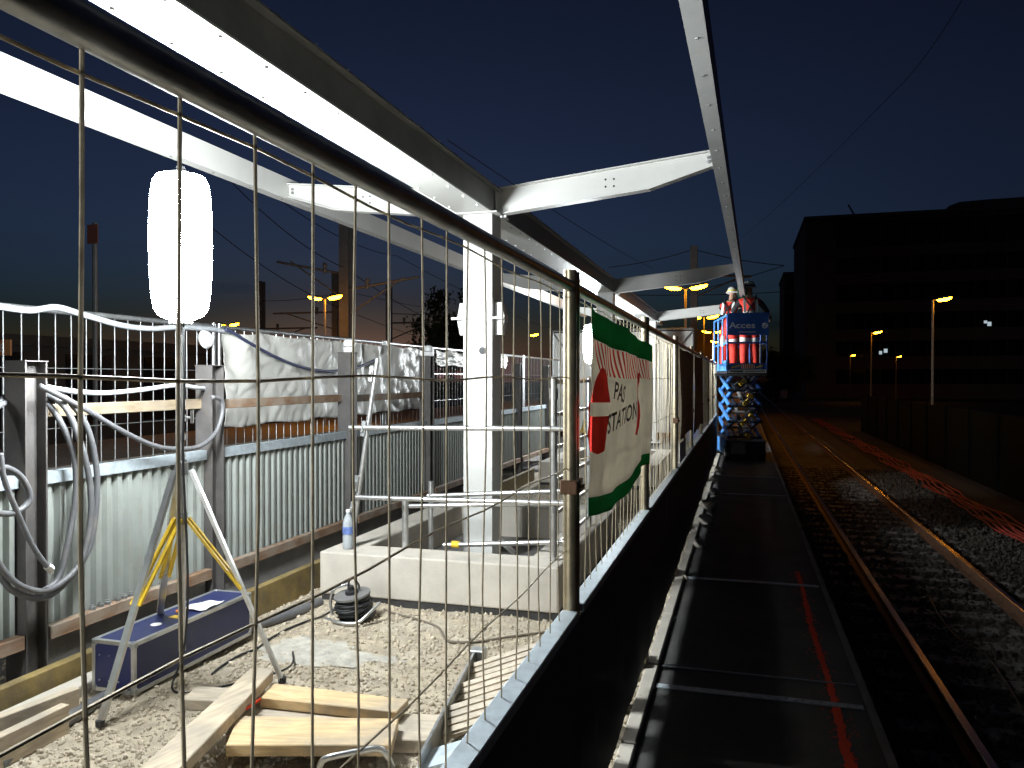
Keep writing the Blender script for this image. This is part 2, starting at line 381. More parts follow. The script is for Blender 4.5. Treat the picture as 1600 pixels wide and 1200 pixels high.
# ---- tracks on the right (and the ones beyond the left fence)
def track(xc, y0, y1, name, near):
    bed = MB()
    pr = [(-2.3, -1.62), (-1.55, ZB), (1.9, ZB), (2.6, -1.62)]
    bed.prism([(xc + a, y0, b) for a, b in pr], (0, y1 - y0, 0))
    t = structure(bed.build(name, BALL))
    prof = [(-.07, 0), (.07, 0), (.07, .012), (.01, .03), (.01, .115), (.036, .125), (.036, .158), (.028, .165), (-.028, .165), (-.036, .158), (-.036, .125), (-.01, .115), (-.01, .03), (-.07, .012)]
    for s in (-.755, .755):
        m = MB(); n = len(prof)
        pts = [(xc + s + a, b + ZT - .165) for a, b in prof]
        m.add([(a, y0, b) for a, b in pts] + [(a, y1, b) for a, b in pts], [])
        for i in range(n):
            m.cur = 1 if i in (6, 7, 8) else 0
            m.add([], []); j = (i + 1) % n; m.f.append((i, j, n + j, n + i)); m.mi.append(m.cur)
        m.f.append(tuple(range(n))); m.mi.append(0)
        m.build('rail', [RUSTY, RAILTOP], t, fix=True)
    if near:
        sl = MB().box(-1.2, 1.2, -.125, .125, 0, .14).build('sleeper', CONC_D, t, local=True)
        sl.location = Vector((xc, y0 + 6.3, ZT - .165 - .145)) - ORG[t.name]
        for i in range(1, 70): link_part('sleeper', sl.data, t, (xc, y0 + 6.3 + i * .6, ZT - .165 - .145))
    return t
XT = 2.47
t1 = track(XT, -5, 220, 'track', True)
track(-7.6, -5, 220, 'track', False); track(-10.9, -5, 220, 'track', False)
def pl(rng, n):
    y = 1.5 + 26 * rng.rand(n) ** 1.7; x = .7 + 4.4 * rng.rand(n)
    keep = (np.abs(x - XT + .755) > .075) & (np.abs(x - XT - .755) > .075)
    x, y = x[keep], y[keep]
    return np.stack([x, y, ZB + .015 + .02 * rng.rand(len(x)) - .05 * np.clip(x - 4.2, 0, 1)], -1)
stones('ballast_stones', 26000, pl, .016, .05, BALL, seed=4)
# lineside cess path beyond the track
structure(MB().box(4.4, 60, -5, 300, -1.62, -1.36).build('lineside_ground', SOIL))

# loose gravel of the work area
def pg(rng, n):
    y = 2.2 + 9 * rng.rand(n) ** 1.6; x = -4.2 + 3.64 * rng.rand(n)
    return np.array([[a, b, gz(a, b) + .002] for a, b in zip(x, y)])
stones('loose_gravel', 42000, pg, .003, .016, STONE, seed=2)
def pk(rng, n):
    y = 1.0 + 17 * rng.rand(n); x = -.53 + .03 * rng.randn(n)
    return np.array([[a, b, .002] for a, b in zip(x, y)])
stones('kerb_gravel', 1500, pk, .006, .035, STONE, seed=9)

# ================================================================== CANOPY
YC = [0.0, 6.55, 13.1, 19.8]
XB0, XB1, ZBB, ZBT = -2.36, -2.05, 3.07, 3.27
can = thing('platform_canopy', 'bare white steel frame of a butterfly platform canopy without its roof', 'canopy', (-2.2, 13.1, 0))
# gutter beam: bottom flange, webs, top flanges
y0, y1 = -3.0, 21.3
b = MB(); b.box(XB0, XB1, y0, y1, ZBB, ZBB + .012)
b.build('gutter_soffit', STEEL_W, can)
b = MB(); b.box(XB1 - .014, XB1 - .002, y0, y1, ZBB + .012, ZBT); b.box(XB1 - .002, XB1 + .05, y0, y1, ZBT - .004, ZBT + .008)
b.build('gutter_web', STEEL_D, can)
b = MB(); b.box(XB0 + .002, XB0 + .014, y0, y1, ZBB + .012, ZBT); b.box(XB0 - .05, XB0 + .002, y0, y1, ZBT - .004, ZBT + .008)
b.build('gutter_web', STEEL_W, can)
bo = MB(); y = y0 + .2
while y < y1:
    for xx in (XB0 + .035, XB1 - .035): bo.lathe([(.008, -.008), (.01, 0)], (xx, y, ZBB - .001), 6)
    bo.lathe([(.013, 0), (.011, .022)], (XB1 + .025, y, ZBT + .008), 6)
    y += .33
so = bo.build('bolt', GALV, can); so['kind'] = 'stuff'
for s, XE, x0 in ((1, -.23, XB1), (-1, -4.15, XB0)):
    XE0 = XE
    for yc in YC[1:]:
        XE = XE0 + (.005 + .017 * (yc - 3.6) if s == 1 else 0)
        zr0, zr1 = ZBB + .005, ZBB + .215           # root
        xt = XE - s * .05; L = xt - x0
        zt1 = 3.47; zt0 = 3.36; xk = x0 + L * .72; zk = zr0 + (zt1 - zr1) * .72 + .0
        poly = [(x0 + s * .012, yc - .006, zr0), (xk, yc - .006, zk), (xt, yc - .006, zt0), (xt, yc - .006, zt1), (x0 + s * .012, yc - .006, zr1)]
        m = MB(); m.prism(poly, (0, .012, 0))
        # flanges
        d = Vector((xt, yc, zt1)) - Vector((x0 + s * .012, yc, zr1))
        m.bar((x0 + s * .012, yc, zr1 + .005), (xt, yc, zt1 + .005), .1, .01)
        m.bar((x0 + s * .012, yc, zr0 - .005), (xk, yc, zk - .005), .1, .01)
        m.bar((xk, yc, zk - .005), (xt, yc, zt0 - .005), .1, .01)
        m.box(min(x0, x0 + s * .012), max(x0, x0 + s * .012), yc - .07, yc + .07, zr0 - .02, zr1 - .02)
        a = m.build('cantilever_arm', STEEL_W, can)
        h = MB()
        for i in (-1, 1):
            for j in (-1, 1):
                c = Vector((x0 + L * .54 + i * .035, yc, (zr0 + zr1) / 2 + (zt1 - zr1) * .54 + j * .03))
                h.tube([c + Vector((0, -.0075, 0)), c + Vector((0, .0075, 0))], .009, 8)
        h.build('bolt_hole', BLACK, a)['kind'] = 'stuff'
        h = MB()
        for j in (0, 1):
            c = Vector((x0 + s * (.04 + .035 * j), yc, zr0 - .012)); h.lathe([(.016, -.02), (.016, 0)], c, 6)
            c = Vector((xt - s * .04, yc - .006, zt0 + .03 + .035 * j)); h.tube([c + Vector((0, -.02, 0)), c], .013, 6)
        h.build('bolt', GALV, a)['kind'] = 'stuff'
    # edge beam
    XE = XE0; ye = 16.9 if s == 1 else y1
    m = MB()
    m.box(XE - .05, XE + .05, y0, ye, 3.33, 3.342)
    m.box(XE + s * .036, XE + s * .05, y0, ye, 3.342, 3.52) if s == 1 else m.box(XE - .05, XE - .036, y0, ye, 3.342, 3.52)
    m.box(XE - .05, XE + .05, y0, ye, 3.52, 3.53)
    if s == -1: m.box(XE + .036, XE + .05, y0, ye, 3.342, 3.52)
    if s == 1: m.v = [(p[0] + .005 + .017 * (p[1] - 3.6), p[1], p[2]) for p in m.v]
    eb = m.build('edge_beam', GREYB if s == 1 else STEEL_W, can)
    h = MB(); y = y0
    while y < ye: h.lathe([(.009, -.006), (.011, 0)], (XE + (.005 + .017 * (y - 3.6) if s == 1 else 0), y, 3.329), 6); y += .5
    so = h.build('bolt', GALV, eb); so['kind'] = 'stuff'
for yc in YC:
    m = MB(); w = .13; xc = -2.185
    m.box(xc - w, xc + w, yc - .13, yc - .118, .08, ZBB - .012); m.box(xc - w, xc + w, yc + .118, yc + .13, .08, ZBB - .012)
    m.box(xc - w + .004, xc - w + .014, yc - .118, yc + .118, .08, ZBB - .012); m.box(xc + w - .014, xc + w - .004, yc - .118, yc + .118, .08, ZBB - .012)
    c = m.build('column', STEEL_W, can)
    MB().box(xc - .24, xc + .24, yc - .24, yc + .24, .055, .08).build('base_plate', STEEL_W, c)
    MB().box(xc - .19, xc + .19, yc - .19, yc + .19, ZBB - .012, ZBB - .001).build('cap_plate', STEEL_W, c)
    h = MB()
    for i in (-1, 1):
        for j in (-1, 1): h.lathe([(.016, 0), (.016, .03)], (xc + i * .19, yc + j * .19, .08), 6)
    h.build('anchor_bolt', GALV, c)
    if yc == YC[1]:
        p = on_y(754, 548, yc - .13)
        MB().tube([(p.x, yc - .1335, p.z), (p.x, yc - .1305, p.z)], .032, 20).build('cable_hole', BLACK, c)
        # clamped bracket wings on both sides
        for s in (-1, 1):
            zb = on_y(755, 497, yc - .13).z
            xx = xc + s * w
            m = MB(); d = .2
            m.prism([(xx, yc - .05, zb - .14), (xx + s * .062, yc - .05, zb - .14), (xx + s * .085, yc - .05, zb - .02), (xx + s * .085, yc - .05, zb + .02), (xx + s * .062, yc - .05, zb + .14), (xx, yc - .05, zb + .14)], (0, .1, 0))
            m.build('bracket', STEEL_W, c)
        MB().box(xc - .24, xc + .24, yc - .142, yc - .131, zb - .01, zb + .01).build('clamp_strap', STEEL_W, c)
    else:
        zb = 2.55
        MB().box(xc + .131, xc + .19, yc - .13, yc + .03, zb - .06, zb + .06).build('junction_box', STEEL_D, c, bevel=.005)

# ================================================================== CONCRETE UPSTAND
def upstand(yc, lab):
    u = thing('concrete_plinth', lab, 'plinth', (-2.13, yc, 0), group='concrete upstands round the columns')
    x0, x1, ya, yb, zt = -3.02, -1.2, yc - 1.33, yc + 1.35, .36
    for (a, b_, c, d) in ((x0, x1, ya, ya + .3), (x0, x1, yb - .3, yb), (x0, x0 + .26, ya + .3, yb - .3), (x1 - .26, x1, ya + .3, yb - .3)):
        MB().box(a, b_, c, d, .045, zt).build('wall', CONC, u, bevel=.012)
    MB().box(x0 + .01, x1 - .01, ya + .012, yb - .012, -.03, .047).build('bitumen_skirt', BITUM, u)
    MB().box(x0 + .26, x1 - .26, ya + .3, yb - .3, .047, .053).build('inner_floor', CONC_D, u)
    return u
upstand(YC[1], 'pale hollow concrete plinth round the nearest white column')
upstand(YC[2], 'hollow concrete plinth further along the platform, round the second column')

# ================================================================== NEAR HOARDING FENCE
XF = -.53
def wire_mesh(length, r, n=6, bow=0., ax='z'):
    m = MB(); k = 7
    m.tube([(bow * math.sin(math.pi * i / k * 2) , bow * .6 * math.sin(math.pi * i / k * 3), length * i / k) for i in range(k + 1)], r, n)
    return m
def hoarding(y0, y1, label, indiv, ztop=1.945, zrail=.91, zb=.12, spacing=.12, grp='hoarding panels along the walkway'):
    f = thing('hoarding_panel', label, 'fence panel', (XF, (y0 + y1) / 2, 0), group=grp)
    for y in (y0 + .025, y1 - .025):
        MB().tube([(XF, y, zb - .08), (XF, y, ztop + .05)], .022, 14).build('post', BRASSY, f, smooth='auto')
    MB().tube([(XF, y0 + .045, ztop), (XF, y1 - .045, ztop)], .019, 12).build('top_rail', GALV, f, smooth='auto')
    MB().box(XF - .022, XF + .034, y0 + .046, y1 - .046, zrail - .03, zrail).build('middle_rail', ZINC, f, bevel=.003)
    n = max(1, round((y1 - y0) / 1.0)); w = (y1 - y0) / n
    for i in range(n):
        ya = y0 + i * w
        def sk(a, b_, ya=ya):
            return (XF + .028 + .003 * math.sin(a * 9 + ya * 3) * (1 - b_) , ya + .002 + a * (w - .004), zb + b_ * (zrail - .032 - zb))
        MB().grid(sk, 10, 3).build('sheet', SKIRT, f, solid=.004)
    zs = (1.912, 1.65, 1.365, 1.1)
    H = ztop - zrail
    if indiv:
        vs = [wire_mesh(H, .0021, 6, bw).build('vertical_wire', WIRE, f, local=True) for bw in (.0, .004, -.005)]
        mes = [o.data for o in vs]
        for o in vs: bpy.data.objects.remove(o)
        y = y0 + .12; i = 0
        while y < y1 - .06:
            link_part('vertical_wire', mes[(i * 7 + int(i / 3)) % 3], f, (XF - .004, y + random.uniform(-.004, .004), zrail), rot=(random.uniform(-.008, .008), 0, random.choice((0, 3.14))))
            y += spacing; i += 1
        for z in zs:
            pts = [(XF - .0095, y0 + .04 + (y1 - y0 - .08) * k / 24, z + .004 * math.sin(k * 1.3 + z * 9)) for k in range(25)]
            MB().tube(pts,   .0021, 6).build('horizontal_wire', WIRE, f)
    else:
        m = MB(); y = y0 + .12
        while y < y1 - .06: m.tube([(XF - .004, y, zrail), (XF - .004, y, ztop)], .0028, 5, False); y += spacing
        for z in zs: m.tube([(XF - .0095, y0 + .04, z), (XF - .0095, y1 - .04, z)], .0026, 5, False)
        o = m.build('wire_mesh', WIRE, f); o['kind'] = 'stuff'
    # clamp joining to the next panel
    m = MB(); m.box(XF - .028, XF + .028, y1 - .052, y1 + .052, 1.28, 1.325); m.tube([(XF + .028, y1, 1.3), (XF + .042, y1, 1.3)], .009, 8)
    m.build('clamp', RUSTY, f, bevel=.004)
    # foot block
    MB().box(XF - .2, XF + .0, y1 - .1, y1 + .1, .0, .1).build('foot_block', CONC_D, f, bevel=.015)
    return f
yp = [-.9, 2.5, 4.5, 6.6, 8.7, 10.8, 12.9, 15.0, 17.1]
HL = ['long mesh hoarding panel with dark lower sheeting, nearest the camera', 'mesh hoarding panel carrying the white and red banner',
      'bare mesh hoarding panel just beyond the banner', 'hoarding panel hung with dark screen cloth, third beyond the thick near post',
      'dark hung hoarding panel, second before the white and blue lift', 'hoarding panel just before the scissor lift',
      'hoarding panel level with the gap before the scissor lift base', 'last mesh hoarding panel, beside the scissor lift']
for i in range(8): hoarding(yp[i], yp[i + 1], HL[i], i < 3)
# diagonal sag cable hung on the first panel
def cloth_on(y0, y1, z0, z1, name, m, lab, seed):
    rr = random.Random(seed); ph = rr.random() * 6
    o = MB().grid(lambda a, b_: (XF + .03 + .012 * math.sin(a * 9 + ph + b_ * 2) + .006 * math.sin(a * 23 + b_ * 5), y0 + a * (y1 - y0), z0 + b_ * (z1 - z0) + .02 * math.sin(a * 11 + ph) * (1 - b_)), 30, 14).build(name, m, smooth=True, fix=False, solid=.003)
    return tag(o, lab, 'screen', 'screen cloths on the hoarding')
cloth_on(6.7, 8.6, 1.12, 1.9, 'screen_cloth', NETBLK, 'dark brown screen cloth tied to hoarding beyond the bare mesh panel', 1)
cloth_on(8.8, 10.7, 1.05, 1.9, 'screen_cloth', NETBLK, 'dark screen cloth on the hoarding panel next before the lift', 2)
pap = tag(MB().box(XF + .024, XF + .027, 6.75, 7.5, .93, 1.1).build('notice_board', PAPER), 'pale notice strip under the dark screen cloth on the hoarding', 'notice')

# ---- banner
def bw(y, z): return .018 * math.sin(y * 6.2 + z * 3.) + .008 * math.sin(y * 15 - z * 6) - .01 * (z < 1.3)
def bx(y, z, o=0): return XF + .045 + bw(y, z) * .6 + o
BY0, BY1 = 2.56, 4.42
def ztp(y): return 1.89 - .06 * (y - BY0) / 1.86
def zbt(y): return 1.17 - .02 * (y - BY0) / 1.86 + .035 * math.sin((y - BY0) * 3.4 + 2.4)
ban = thing('banner', 'white banner with green borders and red no-entry footprints hung on the hoarding', 'banner', (XF, 3.5, 1.1))
def bgrid(y0, y1, f0, f1, off, nu=60, nv=16):
    def fn(a, b_):
        y = y0 + a * (y1 - y0); z = zbt(y) + (ztp(y) - zbt(y)) * (f0 + b_ * (f1 - f0)); return (bx(y, z, off), y, z)
    return MB().grid(fn, nu, nv)
bgrid(BY0, BY1, .09, .86, 0).build('cloth', CLOTH, ban, smooth=True, fix=False, solid=.001)
bgrid(BY0, BY1, .86, 1., 0, 60, 4).build('green_border', GREENF, ban, smooth=True, fix=False, solid=.001)
bgrid(BY0, BY1, 0, .09, 0, 60, 4).build('green_border', GREENF, ban, smooth=True, fix=False, solid=.001)
st = MB()
for i in range(22):
    ya = BY0 + .1 + i * .073
    for k in range(5):
        f0 = .855 - k * .03; f1 = f0 - .03
        def P(y, f): z = zbt(y) + (ztp(y) - zbt(y)) * f; return (bx(y, z, .0025), y, z)
        d0 = k * .012 + .002 * k * k; d1 = (k + 1) * .012 + .002 * (k + 1) ** 2
        st.add([P(ya + d0, f0), P(ya + .033 + d0, f0), P(ya + .033 + d1, f1), P(ya + d1, f1)], [(0, 1, 2, 3)])
st.build('red_stripes', REDF, ban, fix=False)
def decal(pix, off, name, m, parent=ban, sub=6):
    P = [on_x(u, v, XF + .045) for u, v in pix]
    bm = bmesh.new(); vs = [bm.verts.new((0, p.y, p.z)) for p in P]; bm.faces.new(vs)
    bmesh.ops.triangulate(bm, faces=bm.faces)
    for _ in range(3):
        le = [e for e in bm.edges if e.calc_length() > .05]
        if le: bmesh.ops.subdivide_edges(bm, edges=le, cuts=1, use_grid_fill=False); bmesh.ops.triangulate(bm, faces=bm.faces)
    mb = MB(); bm.verts.index_update()
    mb.add([(bx(v.co.y, v.co.z, off), v.co.y, v.co.z) for v in bm.verts], [[v.index for v in f.verts] for f in bm.faces]); bm.free()
    o = mb.build(name, m, parent, fix=False); return o
decal([(941, 572), (948, 582), (952, 590), (957, 617), (958, 629), (916, 629), (919, 617), (927, 596)], .004, 'red_footprint', REDF)
decal([(957, 650), (953, 659), (949, 686), (939, 704), (927, 710), (918, 705), (912, 680), (913, 651)], .004, 'red_footprint', REDF)
decal([(912, 629), (916, 629), (914, 651), (912, 651)], .004, 'red_footprint', REDF)
decal([(995, 585), (999, 581), (1003, 584), (1002, 596), (999, 608), (998, 620), (1001, 632), (1001, 650), (998, 668), (992, 680), (986, 679), (989, 660), (994, 636), (997, 612), (993, 598)], .004, 'red_footprint', REDF)
for body, (u, v), size, sx, rot in (('PAS', (961, 622), .1, 1.25, -.12), ('STATION', (953, 679), .1, 1.55, .06)):
    me = text_mesh(body, size, .0, sx, .25, off=.002); p = on_x(u, v, XF + .045)
    for vv in me.vertices:
        y = p.y + vv.co.x * math.cos(rot) - vv.co.y * math.sin(rot); z = p.z + vv.co.x * math.sin(rot) + vv.co.y * math.cos(rot)
        vv.co = Vector((bx(y, z, .004), y, z)) - ORG[ban.name]
    me.materials.append(INK); o = bpy.data.objects.new('lettering', me); COL.objects.link(o); o.parent = ban

# ================================================================== LEFT SIDE: posts, corrugated sheets, fence
XP = -3.75
PY = [on_x(u, 700, XP).y for u in (41, 328, 543, 667)]
PY += [PY[-1] + 2.05 * i for i in (1, 2, 3)]
PZ = [1.74, 1.74, 1.9, 1.92, 1.9, 1.9, 1.9]
ORD = ['nearest, with the grey hoses hung on it', 'second, beside the balloon lamp tripod', 'third, behind the leaning scaffold brace', 'fourth, just left of the white column', 'fifth, just right of the white column', 'sixth, beyond the scaffold', 'seventh, farthest']
HSEC = [(-.07, -.07), (.07, -.07), (.07, -.06), (.006, -.06), (.006, .06), (.07, .06), (.07, .07), (-.07, .07), (-.07, .06), (-.006, .06), (-.006, -.06), (-.07, -.06)]
for i, (y, z) in enumerate(zip(PY, PZ)):
    m = MB(); m.prism([(XP + a, y + b_, -.3) for a, b_ in HSEC], (0, 0, z + .3))
    m.box(XP - .074, XP + .074, y - .074, y + .074, z, z + .006)
    tag(m.build('steel_post', POST), 'dark steel upright of the corrugated wall, ' + ORD[i], 'post', 'steel uprights of the corrugated wall')
yend = [PY[0] - 1.6] + PY
PN = ['at the left edge of the photo', 'behind the balloon lamp tripod', 'between the second and third steel uprights', 'between the third and fourth steel uprights', 'behind the white column', 'beyond the white column', 'farthest along']
for i in range(7):
    ya, yb = yend[i] + .075, yend[i + 1] - .075
    t = thing('corrugated_panel', 'pale corrugated metal sheet ' + PN[i], 'metal sheet', (XP, (ya + yb) / 2, .28), group='corrugated sheets')
    n = max(4, int(round((yb - ya) / .085))); w = (yb - ya) / n
    prof = []
    for k in range(n):
        a = ya + k * w
        prof += [(XP - .02, a), (XP - .02, a + w * .36), (XP + .012, a + w * .5), (XP + .012, a + w * .86)]
    prof.append((XP - .02, yb))
    m = MB(); k = len(prof)
    m.add([(x, y, .26) for x, y in prof] + [(x, y, 1.07) for x, y in prof], [(j, j + 1, k + j + 1, k + j) for j in range(k - 1)])
    m.build('sheet', CORR, t, fix=False, solid=.002)
    m = MB(); m.box(XP - .03, XP + .03, ya, yb, 1.122, 1.128); m.box(XP + .024, XP + .03, ya, yb, 1.06, 1.122)
    m.build('top_channel', ZINC, t)
    w_ = MB().box(XP + .03, XP + .075, ya - .14 if i else ya, yb + .14 - .28, .19, .27)
    wl = MB().box(XP + .02, XP + .08, ya + .01, yb - .01, .2, .275).build('waler', WOOD_B, bevel=.004)
    tag(wl, 'brown timber waler under the sheet ' + PN[i], 'timber', 'timber walers')
    if i in (1, 2, 3):
        lo = MB().box(XP - .02, XP + .02, ya + .01, yb - .01, -.03, .19).build('lower_board', CONC_D); tag(lo, 'dark board below the waler ' + PN[i], 'board', 'lower boards')
nuts = [on_x(u, v, XP + .05) for u, v in ((143, 917), (156, 913), (167, 910), (183, 905), (193, 902), (203, 898), (213, 895))]
NN = ['leftmost', 'second', 'third', 'fourth', 'fifth', 'sixth', 'rightmost']
for i, p in enumerate(nuts):
    m = MB(); m.lathe([(.02, 0), (.02, .02), (.013, .022), (.013, .03)], (p.x, p.y, .275), 6)
    tag(m.build('steel_nut', GALV), NN[i] + ' in the row of steel nuts on the brown waler behind the tripod', 'nut', 'nuts lined up on the waler')
# yellow formwork boards and grey sleepers at the foot
fy = [(2.2, 4.6, 'yellow formwork board on edge behind the blue case'), (4.7, 6.9, 'yellow formwork board behind the corner of the concrete plinth'), (7.0, 9.3, 'yellow formwork board left of the white column'), (9.4, 12.5, 'far yellow formwork board beyond the column')]
for a, b_, lab in fy:
    x = -3.5 if a < 4.6 else -3.3
    tag(MB().box(x - .03, x + .03, a, b_, -.05, .13 if a < 4.6 else .17).build('formwork_board', FORM, bevel=.004), lab, 'board', 'yellow formwork boards')
tag(MB().box(-3.42, -3.3, 2.3, 4.35, -.06, .05).build('edge_beam_stone', CONC, bevel=.01), 'grey concrete edging lying behind the blue case', 'edging')
tag(MB().tube(spline([(-3.05, 2.6, .0), (-3.12, 3.3, .02), (-3.1, 4.3, .02), (-2.98, 4.75, .025), (-2.95, 5.1, .02)], 6), .035, 10).build('conduit_pipe', HOSE, smooth='auto'), 'grey conduit pipe lying on the gravel under the blue case', 'pipe')
# timber guard rail between the uprights
for i in range(3):
    ya, yb = PY[i] + .08, PY[i + 1] - .08
    tag(MB().box(XP - .06, XP - .02, ya - .1, yb + .1, 1.43 - i * .01, 1.5 - i * .01).build('guard_rail', WOOD_R if i == 0 else WOOD_B, bevel=.003), ('pale timber guard rail behind the first two steel uprights', 'timber guard rail in front of the bright white tarpaulin', 'timber guard rail beside the leaning scaffold brace')[i], 'guard rail', 'timber guard rails')

# left mesh fence
XL = -4.6
def left_panel(y0, y1, lab, indiv, zt=2.12):
    f = thing('mesh_fence_panel', lab, 'fence panel', (XL, (y0 + y1) / 2, 0), group='mesh fence panels on the far platform side')
    for y in (y0 + .03, y1 - .03): MB().tube([(XL, y, -.02), (XL, y, zt + .03)], .021, 10).build('post', GALV, f, smooth='auto')
    MB().tube([(XL, y0 + .05, zt), (XL, y1 - .05, zt)], .02, 10).build('top_rail', GALV, f, smooth='auto')
    MB().tube([(XL, y0 + .05, .12), (XL, y1 - .05, .12)], .018, 8).build('bottom_rail', GALV, f, smooth='auto')
    if indiv:
        vs = [wire_mesh(zt - .12, .0032, 5, bw_).build('vertical_wire', GALV, f, local=True) for bw_ in (0, .004, -.004)]; mes = [o.data for o in vs]
        for o in vs: bpy.data.objects.remove(o)
        y = y0 + .14; i = 0
        while y < y1 - .06: link_part('vertical_wire', mes[(i * 5) % 3], f, (XL, y, .12)); y += .135; i += 1
        for z in (.5, .9, 1.3, 1.72): MB().tube([(XL + .006, y0 + .04, z), (XL + .006, y1 - .04, z)], .003, 5).build('horizontal_wire', GALV, f)
    else:
        m = MB(); y = y0 + .14
        while y < y1 - .06: m.tube([(XL, y, .12), (XL, y, zt)], .0032, 4, False); y += .135
        for z in (.5, .9, 1.3, 1.72): m.tube([(XL + .006, y0 + .04, z), (XL + .006, y1 - .04, z)], .003, 4, False)
        o = m.build('wire_mesh', GALV, f); o['kind'] = 'stuff'
ylp = on_x(337, 500, XL).y
left_panel(ylp - 3.5, ylp, 'bright mesh fence panel left of the balloon lamp, hose along its top', True)
left_panel(ylp + .02, ylp + 3.5, 'mesh fence panel behind the brightly lit white tarpaulin', True)
left_panel(ylp + 3.52, ylp + 7.0, 'mesh fence panel behind the white column, partly under grey tarpaulin', True)
left_panel(ylp + 7.02, ylp + 10.5, 'far mesh fence panel beyond the white column', False)
left_panel(ylp + 10.52, ylp + 14.0, 'farthest mesh fence panel before the white enclosure', False)
def tarp(y0, y1, z0, z1, lab, seed):
    rr = random.Random(seed); p1, p2 = rr.random() * 6, rr.random() * 6
    def fn(a, b_):
        y = y0 + a * (y1 - y0); fold = (b_ ** 1.5)
        x = XL + .05 + .05 * fold * math.sin(y * 8.5 + p1 + 1.6 * math.sin(y * 2.1)) * (.5 + .5 * math.sin(y * 1.7 + p2)) + .05 * abs(mnoise.noise(Vector((y * 2.6 + b_ * 1.2, b_ * 2.5 - y * .6, seed)))) + .03 * abs(mnoise.noise(Vector((y * 6 - b_ * 3, b_ * 5, seed + 3)))) + .008 * math.sin(y * 16 + b_ * 6)
        return (x, y, z0 + b_ * (z1 - z0) + .012 * math.sin(y * 7 + p2) - .03 * b_ * abs(math.sin(y * 4.2)))
    tag(MB().grid(fn, 150, 40).build('tarpaulin', TARP, smooth=True, fix=False, solid=.002), lab, 'tarpaulin', 'tarpaulins on the left mesh fence')
tarp(ylp + .06, ylp + 2.35, 1.2, 2.1, 'creased white tarpaulin glaring in the lamp light on the mesh fence', 3)
tarp(ylp + 2.4, ylp + 5.1, 1.2, 2.1, 'dull grey-white tarpaulin between third and fourth steel uprights', 5)
tarp(ylp + 5.2, ylp + 9.0, 1.85, 2.1, 'narrow tarpaulin strip along the fence top beside the column', 6)
p = on_x(318, 531, XL + .03)
m = MB(); m.lathe([(.0, 0), (.075, .005), (.085, .02), (.07, .05), (.0, .06)], p, 18, Matrix.Rotation(R(80), 4, 'Y'))
tag(m.build('round_lamp_cap', WHITE, smooth='auto'), 'round white disc tied to the mesh fence beside the double post', 'disc')

# hoses
def hose(pix, x, r, name, m, parent=None, xs=None, dz=0):
    pts = [on_x(u, v, x + (xs[i] if xs else 0)) for i, (u, v) in enumerate(pix)]
    return MB().tube(spline(pts, 7), r, 10).build(name, m, parent, smooth=True)
Z8 = lambda L: [(x * .35, 540 + y * .35) for x, y in L]
Z2 = lambda L: [(x * .3125, 450 + y * .3125) for x, y in L]
hc = thing('hose_coil', 'coil of thick grey hoses hung over the nearest dark steel upright', 'hose', (XP + .1, PY[0], .3))
XH = XP + .13
hose(Z8([(40, 190), (180, 180), (300, 240), (390, 370), (430, 560), (425, 750), (390, 920), (290, 1060), (180, 1130), (60, 1100), (0, 1030), (-80, 880), (-120, 600), (-60, 330), (40, 215)]), XH, .017, 'hose_loop', HOSE, hc, xs=[-.26, -.16, -.05] + [0] * 8 + [0, 0, -.1, -.26])
hose(Z8([(60, 220), (180, 212), (290, 275), (360, 440), (400, 620), (400, 800), (350, 980), (220, 1090), (100, 1080), (0, 990), (-90, 800), (-110, 500), (-40, 300), (60, 240)]), XH + .03, .017, 'hose_loop', HOSE, hc, xs=[-.28, -.18, -.06] + [0] * 8 + [0, -.12, -.28])
hose(Z8([(60, 235), (180, 235), (270, 340), (330, 500), (335, 680), (300, 880), (255, 1045), (160, 1110)]), XH - .02, .017, 'hose_loop', HOSE, hc, xs=[-.22, -.14, -.03, 0, 0, 0, 0, 0])
hose(Z8([(-90, 620), (0, 545), (90, 585), (130, 680), (80, 740), (0, 750), (-90, 720)]), XH + .05, .017, 'hose_loop', HOSE, hc)
hose(Z8([(0, 480), (15, 590), (60, 710), (140, 890), (210, 992)]), XH + .06, .014, 'hose_end', HOSE, hc)
p = on_x(225 * .35, 540 + 1003 * .35, XH + .06); q = on_x(206 * .35, 540 + 985 * .35, XH + .06)
MB().tube([q, q.lerp(p, .4), p], .02, 8).tube([p - Vector((0, 0, .02)), p + Vector((0, 0, .02))], .013, 8).build('coupling', ALU, hc)
tag(hose(Z2([(150, 478), (200, 487), (350, 515), (520, 525), (700, 510), (880, 487), (990, 500), (1060, 505)]), XP + .1, .015, 'slack_hose', HOSE_W, xs=[-.2, -.12, 0, 0, 0, 0, -.05, -.2]), 'pale hose running level between the first two steel uprights', 'hose')
tag(hose(Z2([(200, 490), (340, 560), (450, 620), (600, 710), (760, 785), (880, 805), (1000, 790), (1080, 720), (1112, 620), (1105, 560), (1060, 545)]), XP + .12, .016, 'sagging_hose', HOSE), 'grey hose sagging between the first two steel uprights behind the lamp mast', 'hose')
tag(hose(Z2([(-60, 85), (0, 93), (150, 112), (280, 97), (400, 128), (600, 185), (750, 203), (880, 197), (1050, 205), (1150, 222)]), XL + .03, .022, 'white_hose', HOSE_W), 'thick white hose laid wavily along the bright mesh fence top', 'hose')
T4 = lambda L: [(300 + x * .275, 440 + y * .275) for x, y in L]
tag(hose(T4([(190, 270), (250, 300), (330, 350), (480, 430), (640, 490), (780, 510), (860, 498), (940, 488), (1040, 445)]), XL + .12, .016, 'blue_hose', HOSE_B), 'dark blue hose sagging across the white tarpaulin', 'hose')
